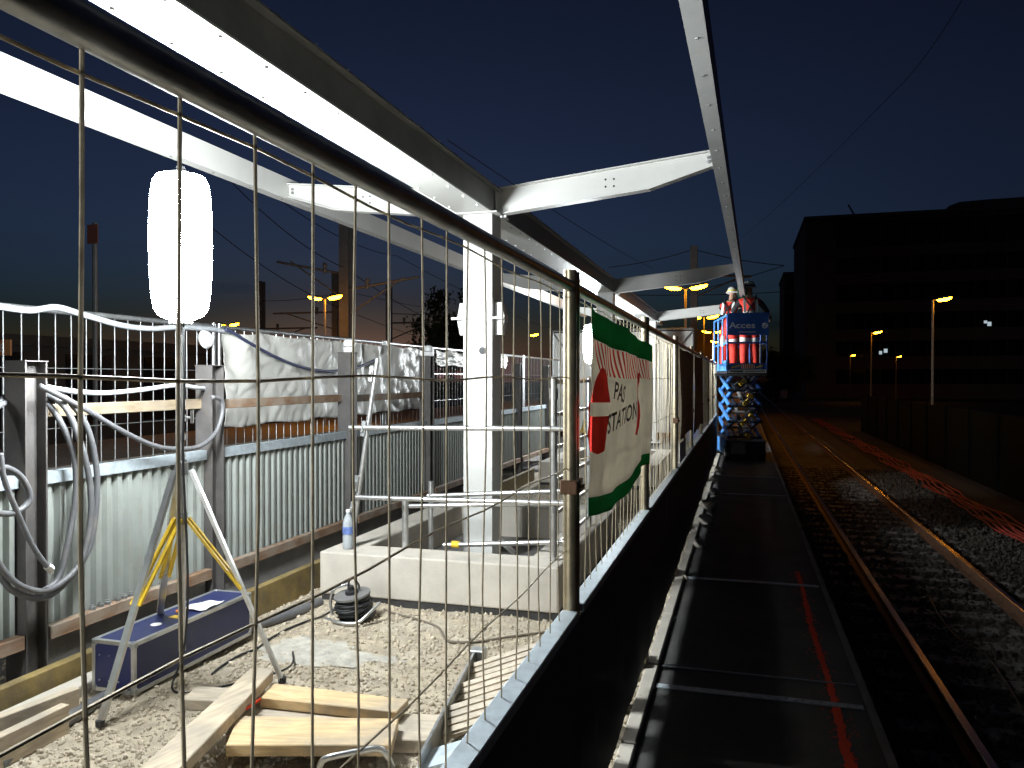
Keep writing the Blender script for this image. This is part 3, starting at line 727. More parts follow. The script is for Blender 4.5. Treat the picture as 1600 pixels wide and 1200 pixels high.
# beacons on uprights 3 and 4
for k, (i, lab) in enumerate(((2, 'third'), (3, 'fourth'))):
    z = PZ[i] + .006; c = (XP + .02, PY[i], z)
    t = thing('site_beacon', 'small site lamp with clear dome on top of the ' + lab + ' steel upright', 'lamp', c, group='site lamps on the uprights')
    MB().box(c[0] - .05, c[0] + .05, c[1] - .03, c[1] + .03, z, z + .05).build('battery_box', WHITE, t, bevel=.006)
    MB().lathe([(.03, .05), (.055, .06), (.06, .09), (.05, .12), (.02, .135)], c, 14).build('dome', WHITE, t, smooth='auto')

# ================================================================== BALLOON LAMPS
def balloon(loc, feet, lab, detail=True):
    L = Vector(loc); t = thing('balloon_lamp', lab, 'work light', loc, group='balloon work lights')
    MB().tube([L + Vector((0, 0, .19)), L + Vector((0, 0, 1.25))], .019, 10).build('mast', ALU, t, smooth='auto')
    MB().tube([L + Vector((0, 0, 1.25)), L + Vector((0, 0, 1.98))], .014, 10).build('upper_mast', ALU, t, smooth='auto')
    MB().lathe([(.034, 1.13), (.034, 1.2), (.028, 1.21)], L, 12).build('hub', GALV, t)
    MB().lathe([(.03, .87), (.03, .93)], L, 12).build('collar', GALV, t)
    m = MB()
    for zc in (1.32, 1.42, 1.5): m.lathe([(.022, zc), (.022, zc + .035)], L, 10)
    m.tube([L + Vector((0, 0, 1.44)), L + Vector((.06, .01, 1.44))], .006, 6); m.tube([L + Vector((.06, .01, 1.41)), L + Vector((.06, .01, 1.48))], .009, 6)
    m.build('clamp', ALU, t)
    for f in feet:
        f = Vector(f); d = (Vector((f.x, f.y, 0)) - Vector((L.x, L.y, 0))).normalized(); top = L + Vector((0, 0, 1.16)) + d * .05
        MB().bar(top, f, .036, .018, d).build('leg', ALU, t)
        MB().lathe([(.022, -.01), (.022, .02)], f, 8).build('foot', BLACK, t)
        k = top.lerp(f, .56); c = L + Vector((0, 0, .9)) + d * .03; sd = d.cross(Vector((0, 0, 1))) * .022
        MB().bar(c + sd, k + sd, .022, .012, d).build('brace', YEL, t); MB().bar(c - sd, k - sd, .022, .012, d).build('brace', YEL, t)
    prof = [(.02, 1.955), (.07, 1.965), (.112, 1.985), (.135, 2.02), (.147, 2.1), (.155, 2.22), (.158, 2.36), (.156, 2.5), (.15, 2.62), (.14, 2.69), (.12, 2.725), (.06, 2.735)]
    MB().lathe(prof, L, 36).build('lamp_balloon', BALM, t, smooth='auto')
    MB().lathe([(.05, 2.735), (.05, 2.75), (.025, 2.755), (.02, 2.78)], L, 12).build('balloon_cap', BLACK, t)
    MB().lathe([(.02, 1.93), (.06, 1.94), (.06, 1.954)], L, 12).build('lamp_socket', ALU, t)
    pts = [L + Vector((.03, -.02, 1.95)), L + Vector((.045, -.03, 1.6)), L + Vector((.03, -.025, 1.25)), L + Vector((.05, -.03, .9)), L + Vector((.07, -.04, .5)), L + Vector((.05, -.05, .2)), L + Vector((.03, -.1, .012)), L + Vector((.25, .05, .012)), L + Vector((.42, .35, .014)), L + Vector((.3, .6, .012))]
    MB().tube(spline(pts, 6), .006, 7).build('power_cable', BLACK, t, smooth=True)
    return t
LB = (-2.88, 3.545, 0)
balloon(LB, [on_z(155, 1133, .012), on_z(440, 1065, .012), (-3.33, 3.86, .012)], 'glowing white balloon lamp on a yellow braced tripod beside the blue case')
L2 = (-2.95, 15.8, 0)
balloon(L2, [(L2[0] + .5 * math.cos(a), L2[1] + .5 * math.sin(a), .012) for a in (.4, 2.5, 4.6)], 'far balloon work light glowing behind the banner')

L3 = (-2.9, -4.6, 0)
balloon(L3, [(L3[0] + .5 * math.cos(a), L3[1] + .5 * math.sin(a), .012) for a in (.4, 2.5, 4.6)], 'balloon work light standing on the site behind the camera')

# ================================================================== FLIGHT CASE
c0 = (-3.12, 3.82, .02)
fc = thing('flight_case', 'long blue flight case with aluminium edges lying under the balloon lamp', 'case', c0)
cx0, cx1, cy0, cy1, cz0, cz1 = -3.26, -2.99, 3.32, 4.33, .02, .29
MB().box(cx0 + .004, cx1 - .004, cy0 + .004, cy1 - .004, cz0 + .004, cz1 - .004).build('shell', BLUE, fc)
e = .022
for x in (cx0, cx1 - e):
    for z in (cz0, cz1 - e): MB().box(x, x + e, cy0 + .002, cy1 - .002, z, z + e).build('edge_trim', ALU, fc, bevel=.002)
for y in (cy0, cy1 - e):
    for z in (cz0, cz1 - e): MB().box(cx0 + e, cx1 - e, y, y + e, z + .0005, z + e - .0005).build('edge_trim', ALU, fc, bevel=.002)
    for x in (cx0, cx1 - e): MB().box(x + .0005, x + e - .0005, y, y + e, cz0 + e, cz1 - e).build('edge_trim', ALU, fc, bevel=.002)
for x in (cx0 - .002, cx1 - .034):
    for y in (cy0 - .002, cy1 - .034):
        for z in (cz0 - .002, cz1 - .034): MB().box(x, x + .036, y, y + .036, z, z + .036).build('corner', GALV, fc, bevel=.008)
m = MB()
for (a, b_) in ((.05, .06), (.17, .06), (.05, .19), (.17, .19), (.11, .19), (.11, .06)): m.tube([(cx0 + a, cy0 - .001, cz0 + b_), (cx0 + a, cy0 + .006, cz0 + b_)], .004, 6)
o = m.build('rivet', ALU, fc); o['kind'] = 'stuff'
MB().tube([(-3.11, 3.62, cz1 - .003), (-3.11, 3.62, cz1 - .001)], .03, 18).build('round_label', PAPER, fc)
MB().box(-3.13, -3.06, 3.74, 3.79, cz1 - .003, cz1 - .001).build('hinge_plate', YEL, fc)
pp = MB().grid(lambda a, b_: (-3.15 + a * .15, 3.86 + b_ * .17 + .04 * a, cz1 + .003 + .012 * math.sin(a * 4 + b_ * 3) ** 2 + .01 * a * b_), 8, 8).build('paper_sheet', PAPER, smooth=True, fix=False, solid=.001)
tag(pp, 'crumpled white paper sheet lying on the blue flight case', 'paper')
m = MB().box(-3.15, -3.11, 3.82, 3.87, cz1 + .001, cz1 + .016).build('tape_roll', ORANGE, bevel=.004); tag(m, 'small orange packet beside the white paper on the blue case', 'packet')

# ================================================================== TIMBERS
def plank(pix, zt, th, lab, m, stripe=None, zs=None):
    P = [on_z(u, v, (zs[i] if zs else zt)) for i, (u, v) in enumerate(pix)]
    P[3] = P[0] + (P[2] - P[1]) if False else P[3]
    ax = (P[1] - P[0]).normalized(); c = sum(P, Vector()) / 4; ang = math.atan2(ax.y, ax.x)
    mb = MB(); Mi = Matrix.Rotation(-ang, 3, 'Z')
    loc = Vector((c.x, c.y, min(p.z for p in P) - th))
    Q = [Mi @ (p - loc) for p in P]
    mb.prism([q - Vector((0, 0, th)) for q in Q], (0, 0, th))
    o = mb.build('timber_plank', m, local=True, bevel=.004); o.location = loc; o.rotation_euler = (0, 0, ang); ORG[o.name] = loc
    return tag(o, lab, 'plank', 'timbers lying on the gravel')
plank([(372, 1108), (639, 1111), (704, 1119), (670, 1159)][0:0] or [(372, 1106), (704, 1119), (670, 1159), (350, 1150)], .055, .06, 'lowest timber plank whose end sticks out to the right of the pile', WOOD_G)
plank([(371, 1120), (622, 1124), (611, 1166), (351, 1166)], .108, .05, 'broad pale timber plank lying nearest the camera on the pile', WOOD)
plank([(424, 1068), (638, 1094), (619, 1114), (405, 1091)], .108, .05, 'narrower timber plank at the far side of the pile', WOOD)
plank([(307, 1073), (420, 1079), (405, 1101), (281, 1094)], .05, .055, 'short timber stub under the diagonal plank', WOOD_G)
dg = plank([(395, 1041), (426, 1049), (276, 1205), (150, 1260)], .165, .055, 'long timber plank lying diagonally over the pile with a red edge', WOOD_Y)
q = [on_z(426, 1049, .11), on_z(276, 1205, .11)]
MB().bar(q[0].lerp(q[1], .35) + Vector((.003, 0, .008)), q[0].lerp(q[1], .95) + Vector((.003, 0, .008)), .004, .012).build('red_edge', SPRAY, dg)
for pix, lab in (([(0, 1120), (118, 1076), (124, 1082), (0, 1130)], 'back one of two timbers on edge at the left foot of the photo'), ([(0, 1150), (100, 1102), (108, 1108), (0, 1165)], 'front one of two timbers on edge at the left foot of the photo')):
    a = on_z(*pix[0], .13 if 'back' in lab else .12); b_ = on_z(*pix[1], .13 if 'back' in lab else .12)
    d = (a - b_).normalized(); a = a + d * .6
    m = MB().bar(a - Vector((0, 0, .065)), b_ - Vector((0, 0, .065)), .05, .14)
    tag(m.build('timber_plank', WOOD_Y, bevel=.004), lab, 'plank', 'timbers lying on the gravel')
tag(MB().tube(spline([on_z(497, 1215, .02), on_z(500, 1196, .08), on_z(512, 1186, .12), on_z(560, 1176, .13), on_z(590, 1172, .13), on_z(604, 1182, .1), on_z(612, 1200, .02)], 6), .013, 10).build('tube_handle', ALU, smooth=True), 'bent aluminium tube handle at the bottom of the photo', 'handle')

# spilt concrete on the gravel
sp_ = MB(); c_ = on_z(500, 1018, .0); n_ = 40
def spill(a, b_):
    t = a * 2 * math.pi; r = (.3 + .16 * mnoise.noise(Vector((math.cos(t) * 1.7, math.sin(t) * 1.7, 2))) + .07 * mnoise.noise(Vector((math.cos(t) * 6, math.sin(t) * 6, 5)))) * b_
    x, y = c_.x + r * math.cos(t) * 1.35, c_.y + r * math.sin(t) * .6
    return (x, y, gz(x, y) + .004 + .016 * (1 - b_ ** 2) + .008 * mnoise.noise(Vector((x * 14, y * 14, 1))))
sp_.grid(spill, 90, 10)
tag(sp_.build('concrete_spill', mat('spilt_concrete', (.46, .43, .37), .9, 0, .22, 12, .8, 60, dirt=(.4, .34, .26), dscale=9, damt=.8), smooth=True, fix=False), 'pale crust of spilt concrete on the gravel before the cable reel', 'spill')
# stair flight lying by the hoarding
sf = thing('stair_flight', 'metal stair flight with three ribbed timber treads leaning by the hoarding', 'stairs', (-1.0, 3.6, 0))
A = on_z(742, 1046, .06); B = on_z(655, 1215, .12)
MB().bar(A + Vector((0, 0, .02)), B + Vector((0, 0, .0)), .012, .16).build('stringer', GALV, sf)
MB().bar(A + Vector((.68, 0, .3)), B + Vector((.68, 0, .28)), .012, .16).build('stringer', GALV, sf)
tilt = R(28)
for k in range(3):
    c = A.lerp(B, .1 + .235 * k) + Vector((.014, 0, .05)); dirv = Vector((1, 0, .41)); up = Vector((0, -math.cos(tilt), -math.sin(tilt)))
    nrm = Vector((0, -math.sin(tilt), math.cos(tilt)))
    m = MB(); W = .17
    prof = []
    for j in range(4):
        s0 = j / 4 * W; s1 = (j + .72) / 4 * W; s2 = (j + 1) / 4 * W
        prof += [(s0, .03), (s1, .03), (s1, .02), (s2, .02)]
    prof = [(0, 0)] + prof + [(W, 0)]
    m.prism([c + up * a + nrm * b_ for a, b_ in prof], dirv * .66)
    m.build('tread', WOOD_G, sf)
    MB().box(c.x - .012, c.x + .01, c.y - W * .9, c.y - .01, c.z - .08, c.z + .01).build('tread_bracket', GALV, sf)
c = A.lerp(B, .83) + Vector((.014, 0, .0))
MB().bar(c + Vector((.0, -.12, .02)), c + Vector((.66, -.12, .29)), .2, .012).build('landing_plate', ZINC, sf)
MB().box(A.x - .03, A.x + .05, A.y - .02, A.y + .06, .085, .165).build('end_cap', GALV, sf, bevel=.004)

# ================================================================== SCAFFOLD
sc = thing('scaffold_tower', 'aluminium scaffold tower tubes standing round the white column', 'scaffold', (-2.0, 5.6, .36))
def tb(name, p, q, r=.025, m=ALU): return MB().tube([p, q], r, 12).build(name, m, sc, smooth='auto')
yS = 5.42
Y2 = 6.75
# left leaning brace with couplers
a = on_y(590, 560, yS); b_ = on_y(548, 862, yS); b_.z = .365
tb('diagonal_brace', a, b_, .018)
for f in (.08, .37, .66, .8):
    p = a.lerp(b_, f); m = MB(); m.bar(p + Vector((-.012, -.02, .06)), p + Vector((-.03, -.02, -.06)), .035, .03, (0, 1, 0)); m.bar(p + Vector((-.02, -.04, .02)), p + Vector((-.03, -.04, -.03)), .02, .02, (0, 1, 0)); m.build('coupler', GALV, sc, bevel=.004)
MB().box(b_.x - .05, b_.x + .05, yS - .04, yS + .04, .36, .372).build('base_plate', GALV, sc)
def hz(u0, v0, u1, v1, y, r=.02, nm='ledger'):
    return tb(nm, on_y(u0, v0, y), on_y(u1, v1, y), r)
hz(546, 668, 890, 670, yS - .03, .019)
hz(553, 777, 892, 787, yS - .03, .019)
hz(640, 791, 880, 786, yS + .1, .018)
hz(668, 775, 885, 767, yS + .5, .019)
hz(693, 852, 892, 847, yS + .2, .019)
q = on_y(712, 851, yS + .2); MB().tube([q - Vector((.03, 0, 0)), q + Vector((.03, 0, 0))], .026, 10).build('yellow_collar', YEL, sc)
q = on_y(633, 785, yS + .1); tb('stub_standard', (q.x, q.y, .36), (q.x, q.y, q.z + .02), .025)
q = on_y(673, 762, yS + .5); tb('stub_standard', (q.x, q.y, .06), (q.x, q.y, q.z + .05), .02)
q = on_y(800, 865, yS + .3); MB().bar(q + Vector((-.1, 0, .1)), q + Vector((.02, 0, 0)), .06, .03).build('swivel_foot', GALV, sc, bevel=.006)
# end frame with rungs (runs along the track direction)
xr = on_y(865, 700, yS).x
tb('standard', (xr, yS, .365), (xr, yS, 1.66), .025); tb('standard', (xr, Y2, .06), (xr, Y2, 1.66), .025)
z = .45
while z < 1.7: tb('rung', (xr, yS + .02, z), (xr, Y2 - .02, z), .016); z += .235
for zz in (.7, 1.5): tb('coupler_collar', (xr, yS, zz), (xr, yS, zz + .08), .031, GALV)
# bottle on the plinth
p = (-2.86, 5.36, .36)
bt = thing('water_bottle', 'clear plastic water bottle with blue label on the plinth corner', 'bottle', p)
MB().lathe([(.036, 0), (.04, .01), (.04, .1), (.037, .11), (.04, .12), (.04, .2), (.03, .235), (.015, .262), (.014, .28)], p, 16).build('body', mat('bottle_plastic', (.75, .8, .83), .12, 0, .04, 20, trans=.6), bt, smooth='auto')
MB().lathe([(.0405, .115), (.0405, .17)], p, 16).build('label_band', mat('bottle_label', (.12, .18, .42), .5, 0, .3, 40), bt)
MB().lathe([(.016, .278), (.016, .297)], p, 12).build('cap', WHITE, bt)

# ================================================================== CABLE REEL + CABLE
p = on_z(556, 967, .005); cr_ = thing('cable_reel', 'black cable reel with bent chrome stand in front of the concrete plinth', 'cable reel', p)
Mt = Matrix.Rotation(R(8), 4, 'X') @ Matrix.Rotation(R(-6), 4, 'Y')
MB().lathe([(.14, .02), (.14, .028)], p, 24, Mt).build('lower_flange', BLACK, cr_)
MB().lathe([(.055, .165), (.125, .165), (.125, .178), (.055, .18)], p, 24, Mt).build('upper_flange', STEEL_D, cr_)
m = MB(); pts = []
for k in range(12 * 20):
    a = k * 2 * math.pi / 20; lay = k / (12 * 20); r_ = .095 + .03 * (1 - abs(2 * lay - 1)) + .008 * math.sin(a * 2.3)
    pts.append(Vector(p) + (Mt @ Vector((r_ * math.cos(a), r_ * math.sin(a), .035 + .125 * lay))))
m.tube(pts, .0085, 6); m.build('wound_cable', BLACK, cr_, smooth=True)
MB().lathe([(.09, .03), (.09, .165)], p, 16, Mt).build('drum', BLACK, cr_)
MB().lathe([(.045, .175), (.045, .2), (.02, .205), (.02, .23)], p, 14, Mt).build('socket_hub', BLACK, cr_)
P_ = Vector(p)
MB().tube(spline([P_ + Vector(v) for v in ((-.17, -.02, .01), (-.185, -.02, .1), (-.16, -.02, .19), (-.09, .02, .22), (-.06, .04, .21))], 6), .011, 8).build('stand', ALU, cr_, smooth=True)
MB().tube(spline([P_ + Vector(v) for v in ((-.18, -.1, .015), (-.05, -.16, .015), (.08, -.15, .02), (.13, -.1, .06), (.17, -.02, .11), (.18, .0, .12))], 6), .011, 8).build('stand', ALU, cr_, smooth=True)
MB().tube(spline([P_ + Vector(v) for v in ((-.06, .0, .2), (-.05, 0, .26), (-.01, -.01, .275), (.02, 0, .23), (.02, .0, .2))], 6), .007, 7).build('plug_lead', BLACK, cr_, smooth=True)
cp = [(600, 955), (615, 961), (640, 966), (665, 972), (685, 980), (692, 990), (700, 1000), (722, 1004), (750, 1003), (800, 998), (850, 993), (880, 990), (900, 988)]
def lay(pix, r): return [Vector((q.x, q.y, gz(q.x, q.y) + r + .004)) for q in (on_z(u, v, .0) for u, v in pix)]
tag(MB().tube(spline(lay(cp, .008), 5), .008, 7).build('loose_cable', mat('dusty_cable', (.16, .13, .1), .8, 0, .2, 20), smooth=True), 'dusty cable snaking over the gravel from the reel to the hoarding', 'cable')
tag(MB().tube(spline(lay([(530, 955), (515, 962), (500, 971), (480, 976), (450, 985), (420, 998), (400, 1012), (372, 1022), (345, 1040), (330, 1052)], .007), 5), .007, 7).build('loose_cable', BLACK, smooth=True), 'black cable running from the reel towards the tripod foot', 'cable')

# ================================================================== SCISSOR LIFT
lx, ly = .085, 16.25; LY = R(9.5)
sl = thing('scissor_lift', 'blue scissor lift raised with two workers in its basket', 'lift', (lx, ly, .0), LY)
def lp(mb, name, m, parent=sl, **k): return mb.build(name, m, parent, local=True, **k)
HW = .38
ch = lp(MB().box(-HW, HW, .05, 1.75, .1, .43), 'chassis', NAVY, bevel=.015)
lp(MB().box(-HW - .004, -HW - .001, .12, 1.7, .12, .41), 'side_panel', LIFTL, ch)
lp(MB().box(-HW + .03, HW - .03, .02, .052, .14, .38), 'end_panel', NAVY, ch, bevel=.01)
lp(MB().box(-.3, -.02, .016, .02, .15, .37), 'step_plate', STEEL_D, ch)
lp(MB().box(-HW + .02, HW - .02, .022, .05, .395, .415), 'front_bar', ALU, ch)
for x in (-.33, .33):
    for y in (.25, 1.5):
        w = lp(MB().tube([(x - .06, y, .16), (x + .06, y, .16)], .16, 18), 'wheel', BLACK, smooth='auto')
        lp(MB().tube([(x - .063, y, .16), (x + .063, y, .16)], .08, 12), 'rim', WHITE, w)
n = 4; z0, z1 = .47, 1.72; hh = (z1 - z0) / n
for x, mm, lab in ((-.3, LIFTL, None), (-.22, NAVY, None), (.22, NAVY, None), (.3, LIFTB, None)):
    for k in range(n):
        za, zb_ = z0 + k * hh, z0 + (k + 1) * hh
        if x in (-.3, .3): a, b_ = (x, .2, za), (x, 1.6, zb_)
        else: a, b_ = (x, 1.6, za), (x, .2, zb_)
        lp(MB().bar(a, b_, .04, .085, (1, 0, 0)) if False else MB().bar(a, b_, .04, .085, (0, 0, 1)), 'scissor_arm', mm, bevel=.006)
        # the crossing arm of the pair
        a2, b2 = ((x, 1.6, za), (x, .2, zb_)) if x in (-.3, .3) else ((x, .2, za), (x, 1.6, zb_))
        xx = x + (.045 if x < 0 else -.045)
        lp(MB().bar((xx, a2[1], a2[2]), (xx, b2[1], b2[2]), .035, .08, (0, 0, 1)), 'scissor_arm', mm, bevel=.006)
for k in range(n + 1):
    zc = z0 + k * hh
    for y in (.2, 1.6): lp(MB().tube([(-.34, y, zc), (.34, y, zc)], .025, 10), 'pivot_shaft', NAVY)
    if k < n: lp(MB().tube([(-.33, .9, zc + hh / 2), (.33, .9, zc + hh / 2)], .03, 10), 'pivot_shaft', STEEL_D)
for a, b_, m in (((-.05, .3, .5), (.02, 1.35, 1.05), STEEL_D), ((.06, .35, 1.0), (.0, 1.4, 1.55), STEEL_D)):
    lp(MB().tube([a, b_], .045, 12), 'hydraulic_ram', m, smooth='auto')
for k in range(6):
    zc = .52 + k * .2; xx = (.06, -.02, .13, .02, .1, -.06)[k]
    lp(MB().bar((xx - .05, .17, zc), (xx + .06, .2, zc + (.09 if k % 2 else -.05)), .03, .07), 'yellow_safety_bar', YEL)
    lp(MB().tube(spline([(xx - .12, .22, zc), (xx - .05, .15, zc + .08), (xx + .08, .16, zc + .02), (xx + .16, .25, zc + .13)], 5), .012, 6), 'hydraulic_line', BLACK)
ZD = 1.80
dk = lp(MB().box(-HW - .02, HW + .02, -.06, 1.85, ZD - .06, ZD), 'deck', NAVY, bevel=.008)
lp(MB().box(-HW - .3, HW + .0, -.02, 1.83, ZD - .1, ZD - .062), 'deck_frame', ALU, dk)
for (a, b_) in (((-HW, -.04), (HW, -.04)), ((-HW, 1.83), (HW, 1.83)), ((-HW, -.04), (-HW, 1.83)), ((HW, -.04), (HW, 1.83))):
    side = a[0] == b_[0] and a[0] < 0
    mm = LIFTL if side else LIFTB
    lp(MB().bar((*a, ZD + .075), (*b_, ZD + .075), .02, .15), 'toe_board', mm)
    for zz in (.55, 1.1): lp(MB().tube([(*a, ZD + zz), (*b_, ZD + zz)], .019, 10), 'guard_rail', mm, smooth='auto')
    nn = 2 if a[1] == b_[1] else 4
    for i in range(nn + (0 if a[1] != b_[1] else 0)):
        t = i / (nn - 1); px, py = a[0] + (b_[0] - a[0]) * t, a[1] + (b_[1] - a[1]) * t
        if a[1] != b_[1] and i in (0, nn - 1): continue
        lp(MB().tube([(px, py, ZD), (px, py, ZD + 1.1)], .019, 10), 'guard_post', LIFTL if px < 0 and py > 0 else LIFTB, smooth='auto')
# front sign panel with name
sp = lp(MB().box(-HW + .01, HW + .03, -.066, -.06, ZD + .7, ZD + 1.14), 'sign_panel', LIFTB)
lp(MB().box(-HW - .03, -HW + .01, -.066, .3, ZD + .02, ZD + .2), 'side_plate', LIFTL)
me = text_mesh('A', .17, .001, 1.15, off=.002); me2 = text_mesh('cces', .165, .001, 1.32, off=.002)
for mm_, x in ((me, -.345), (me2, -.225)):
    mm_.materials.append(WHITE); o = bpy.data.objects.new('lettering', mm_); COL.objects.link(o); o.parent = sp; o.location = (x, -.0685, ZD + .84); o.rotation_euler = (math.pi / 2, 0, 0)
gl = MB(); cx, cz = .335, ZD + .885
gl.tube([(cx + .05 * math.cos(a), -.068, cz + .05 * math.sin(a)) for a in np.linspace(0, 6.28, 20)], .006, 6)
gl.tube([(cx + .022 * math.cos(a), -.068, cz + .05 * math.sin(a)) for a in np.linspace(0, 6.28, 16)], .005, 6)
gl.box(cx - .05, cx + .05, -.0715, -.0665, cz - .006, cz + .006); gl.box(cx - .044, cx + .0, -.0712, -.0665, cz + .02, cz + .045)
lp(gl, 'globe_emblem', WHITE, sp)
lp(MB().box(-.16, .16, -.0685, -.0665, ZD + .755, ZD + .767), 'small_line', WHITE, sp)
lb = lp(MB().box(-HW + .03, HW - .02, -.068, -.062, ZD - .045, ZD + .02), 'number_strip', WHITE)
lp(MB().box(-HW + .05, -.08, -.0705, -.0685, ZD - .03, ZD + .006), 'dark_badge', INK, lb)
m = MB()
for i in range(12): m.box(-.04 + i * .032, -.018 + i * .032, -.0705, -.0685, ZD - .026, ZD + .002)
lp(m, 'number_marks', INK, lb)
hb = lp(MB().box(-.12, .14, -.068, -.062, ZD + .04, ZD + .13), 'hazard_label', PAPER)
m = MB()
for i in range(6): m.box(-.11 + i * .042, -.088 + i * .042, -.0705, -.0685, ZD + .045, ZD + .125)
lp(m, 'red_bar', REDF, hb)
for x0, x1 in ((-.3, -.14), (.16, .3)):
    lp(MB().bar((x0, -.064, ZD + .06), (x1, -.064, ZD + .1), .01, .03), 'hazard_stripe', YEL)
lp(MB().tube([(.25, -.04, ZD), (.25, -.04, ZD + .56)], .012, 8), 'inner_post', ALU)
lp(MB().box(-HW - .02, -HW + .03, .5, .72, ZD + .5, ZD + .72), 'control_box', WHITE, bevel=.01)
def lw(x, y, z): return Matrix.Translation((lx, ly, 0)) @ Matrix.Rotation(LY, 4, 'Z') @ Vector((x, y, z))

# ================================================================== PEOPLE
def person(label, loc, rz, arms, bend=0., helm=HELM, helm_b=BLACK, twist=0.):
    J = {}; E = []; V = []; RAD = []
    def j(n, p, r): J[n] = len(V); V.append(Vector(p)); RAD.append(r); return J[n]
    def e(a, b_, m): E.append((J[a], J[b_], m))
    lean = Matrix.Translation((0, 0, .95)) @ Matrix.Rotation(-bend, 4, 'X') @ Matrix.Translation((0, 0, -.95))
    L = lambda p: lean @ Vector(p)
    j('pel', (0, 0, .95), (.155, .12)); j('wai', L((0, .0, 1.1)), (.145, .11)); j('che', L((0, -.005, 1.28)), (.165, .125)); j('sho', L((0, -.01, 1.42)), (.13, .1))
    j('nec', L((0, 0, 1.5)), (.055, .06)); j('hd0', L((0, .02, 1.57)), (.07, .085)); j('hd1', L((0, .025, 1.65)), (.082, .1)); j('hd2', L((0, .015, 1.73)), (.06, .075))
    for a, b_, m in (('pel', 'wai', 0), ('wai', 'che', 0), ('che', 'sho', 0), ('sho', 'nec', 3), ('nec', 'hd0', 3), ('hd0', 'hd1', 3), ('hd1', 'hd2', 3)): e(a, b_, m)
    j('nose', L((0, .135, 1.625)), (.014, .014)); e('hd1', 'nose', 3)
    for s, t in ((-1, 'l'), (1, 'r')):
        j('hip' + t, (s * .09, 0, .86), (.115, .12)); j('kne' + t, (s * .1, .03, .5), (.095, .1)); j('shi' + t, (s * .11, .0, .3), (.09, .095)); j('ank' + t, (s * .115, -.02, .1), (.07, .075)); j('toe' + t, (s * .135, .15, .045), (.042, .035))
        e('pel', 'hip' + t, 1); e('hip' + t, 'kne' + t, 1); e('kne' + t, 'shi' + t, 1); e('shi' + t, 'ank' + t, 1); e('ank' + t, 'toe' + t, 2)
        sh, el, wr = arms[t]
        j('sh' + t, L((s * .2, -.01, 1.4)), (.068, .068)); j('el' + t, el, (.05, .05)); j('wr' + t, wr, (.034, .03))
        d = (Vector(wr) - Vector(el)).normalized(); j('pa' + t, Vector(wr) + d * .07, (.04, .02))
        e('sho', 'sh' + t, 0); e('sh' + t, 'el' + t, 4); e('el' + t, 'wr' + t, 3); e('wr' + t, 'pa' + t, 3)
        sd = d.orthogonal().normalized(); nn_ = d.cross(sd)
        for q in range(4):
            a = j('f%d' % q + t, Vector(wr) + d * .11 + sd * (q - 1.5) * .02, (.009, .009)); b2 = j('g%d' % q + t, Vector(wr) + d * (.16 - abs(q - 1.4) * .01) + sd * (q - 1.5) * .021 + nn_ * .02, (.008, .008))
            e('pa' + t, 'f%d' % q + t, 3); e('f%d' % q + t, 'g%d' % q + t, 3)
        j('th' + t, Vector(wr) + d * .06 + sd * .06 + nn_ * .01, (.01, .01)); e('pa' + t, 'th' + t, 3)
    me = bpy.data.meshes.new('person'); me.from_pydata(V, [(a, b_) for a, b_, _ in E], [])
    ob = bpy.data.objects.new('tmp', me); COL.objects.link(ob)
    sk = ob.modifiers.new('skin', 'SKIN'); sk.use_smooth_shade = True; ob.modifiers.new('sub', 'SUBSURF').levels = 1
    for i, r in enumerate(RAD): me.skin_vertices[0].data[i].radius = r; me.skin_vertices[0].data[i].use_root = (i == 0)
    out = bpy.data.meshes.new_from_object(ob.evaluated_get(bpy.context.evaluated_depsgraph_get())); bpy.data.objects.remove(ob)
    out.materials.clear()
    for m in (REDV, REDV, BLACK, SKIN, DARKC, REFL): out.materials.append(m)
    for p in out.polygons:
        c = p.center; best = (9, 0, 0, 0)
        for a, b_, m in E:
            A, B = V[a], V[b_]; t = max(0, min(1, (c - A).dot(B - A) / max((B - A).length_squared, 1e-9))); d = (c - A - (B - A) * t).length
            if d < best[0]: best = (d, m, t, (a, b_))
        mi = best[1]
        if mi == 0 and best[3] == (J['wai'], J['che']) and .25 < best[2] < .6: mi = 5
        if mi == 1 and best[3][0] in (J['hipr'], J['hipl']) and .45 < best[2] < .75: mi = 5
        p.material_index = mi
    root = bpy.data.objects.new('person', out); COL.objects.link(root); root.location = loc; root.rotation_euler = (0, 0, rz)
    tag(root, label, 'person', 'workers in the lift basket'); ORG[root.name] = Vector((0, 0, 0))
    out.polygons.foreach_set('use_smooth', [True] * len(out.polygons))
    hc_ = L((0, .02, 1.69)); Mh = Matrix.Rotation(-bend * .6, 4, 'X')
    h = MB(); h.lathe([(.125, 0), (.122, .03), (.112, .075), (.085, .115), (.045, .135), (.012, .14)], hc_, 18, Mh); h.cur = 0
    hh_ = h.build('helmet', helm, root, local=True, smooth='auto')
    MB().lathe([(.15, -.006), (.15, .004), (.12, .008)], Vector(hc_) + Vector((0, .012, 0)), 18, Mh).build('helmet_rim', helm, hh_, local=True)
    MB().lathe([(.126, .02), (.124, .045)], hc_, 18, Mh).build('helmet_band', helm_b, hh_, local=True)
    st = MB()
    for s in (-1, 1):
        st.tube([L((s * .14, .1, 1.42)), L((s * .13, -.02, 1.52)), L((s * .1, -.125, 1.42)), L((-s * .02, -.15, 1.25)), L((-s * .12, -.125, 1.02))], .018, 6)
    st.build('harness_strap', DARKC, root, local=True)
    for s in (-1, 1): MB().bar(L((s * .115, -.128, 1.43)), L((s * .115, -.142, 1.16)), .05, .008, (0, 1, 0)).build('reflective_brace', REFL, root, local=True)
    return root
pw = lw(.12, .35, ZD)
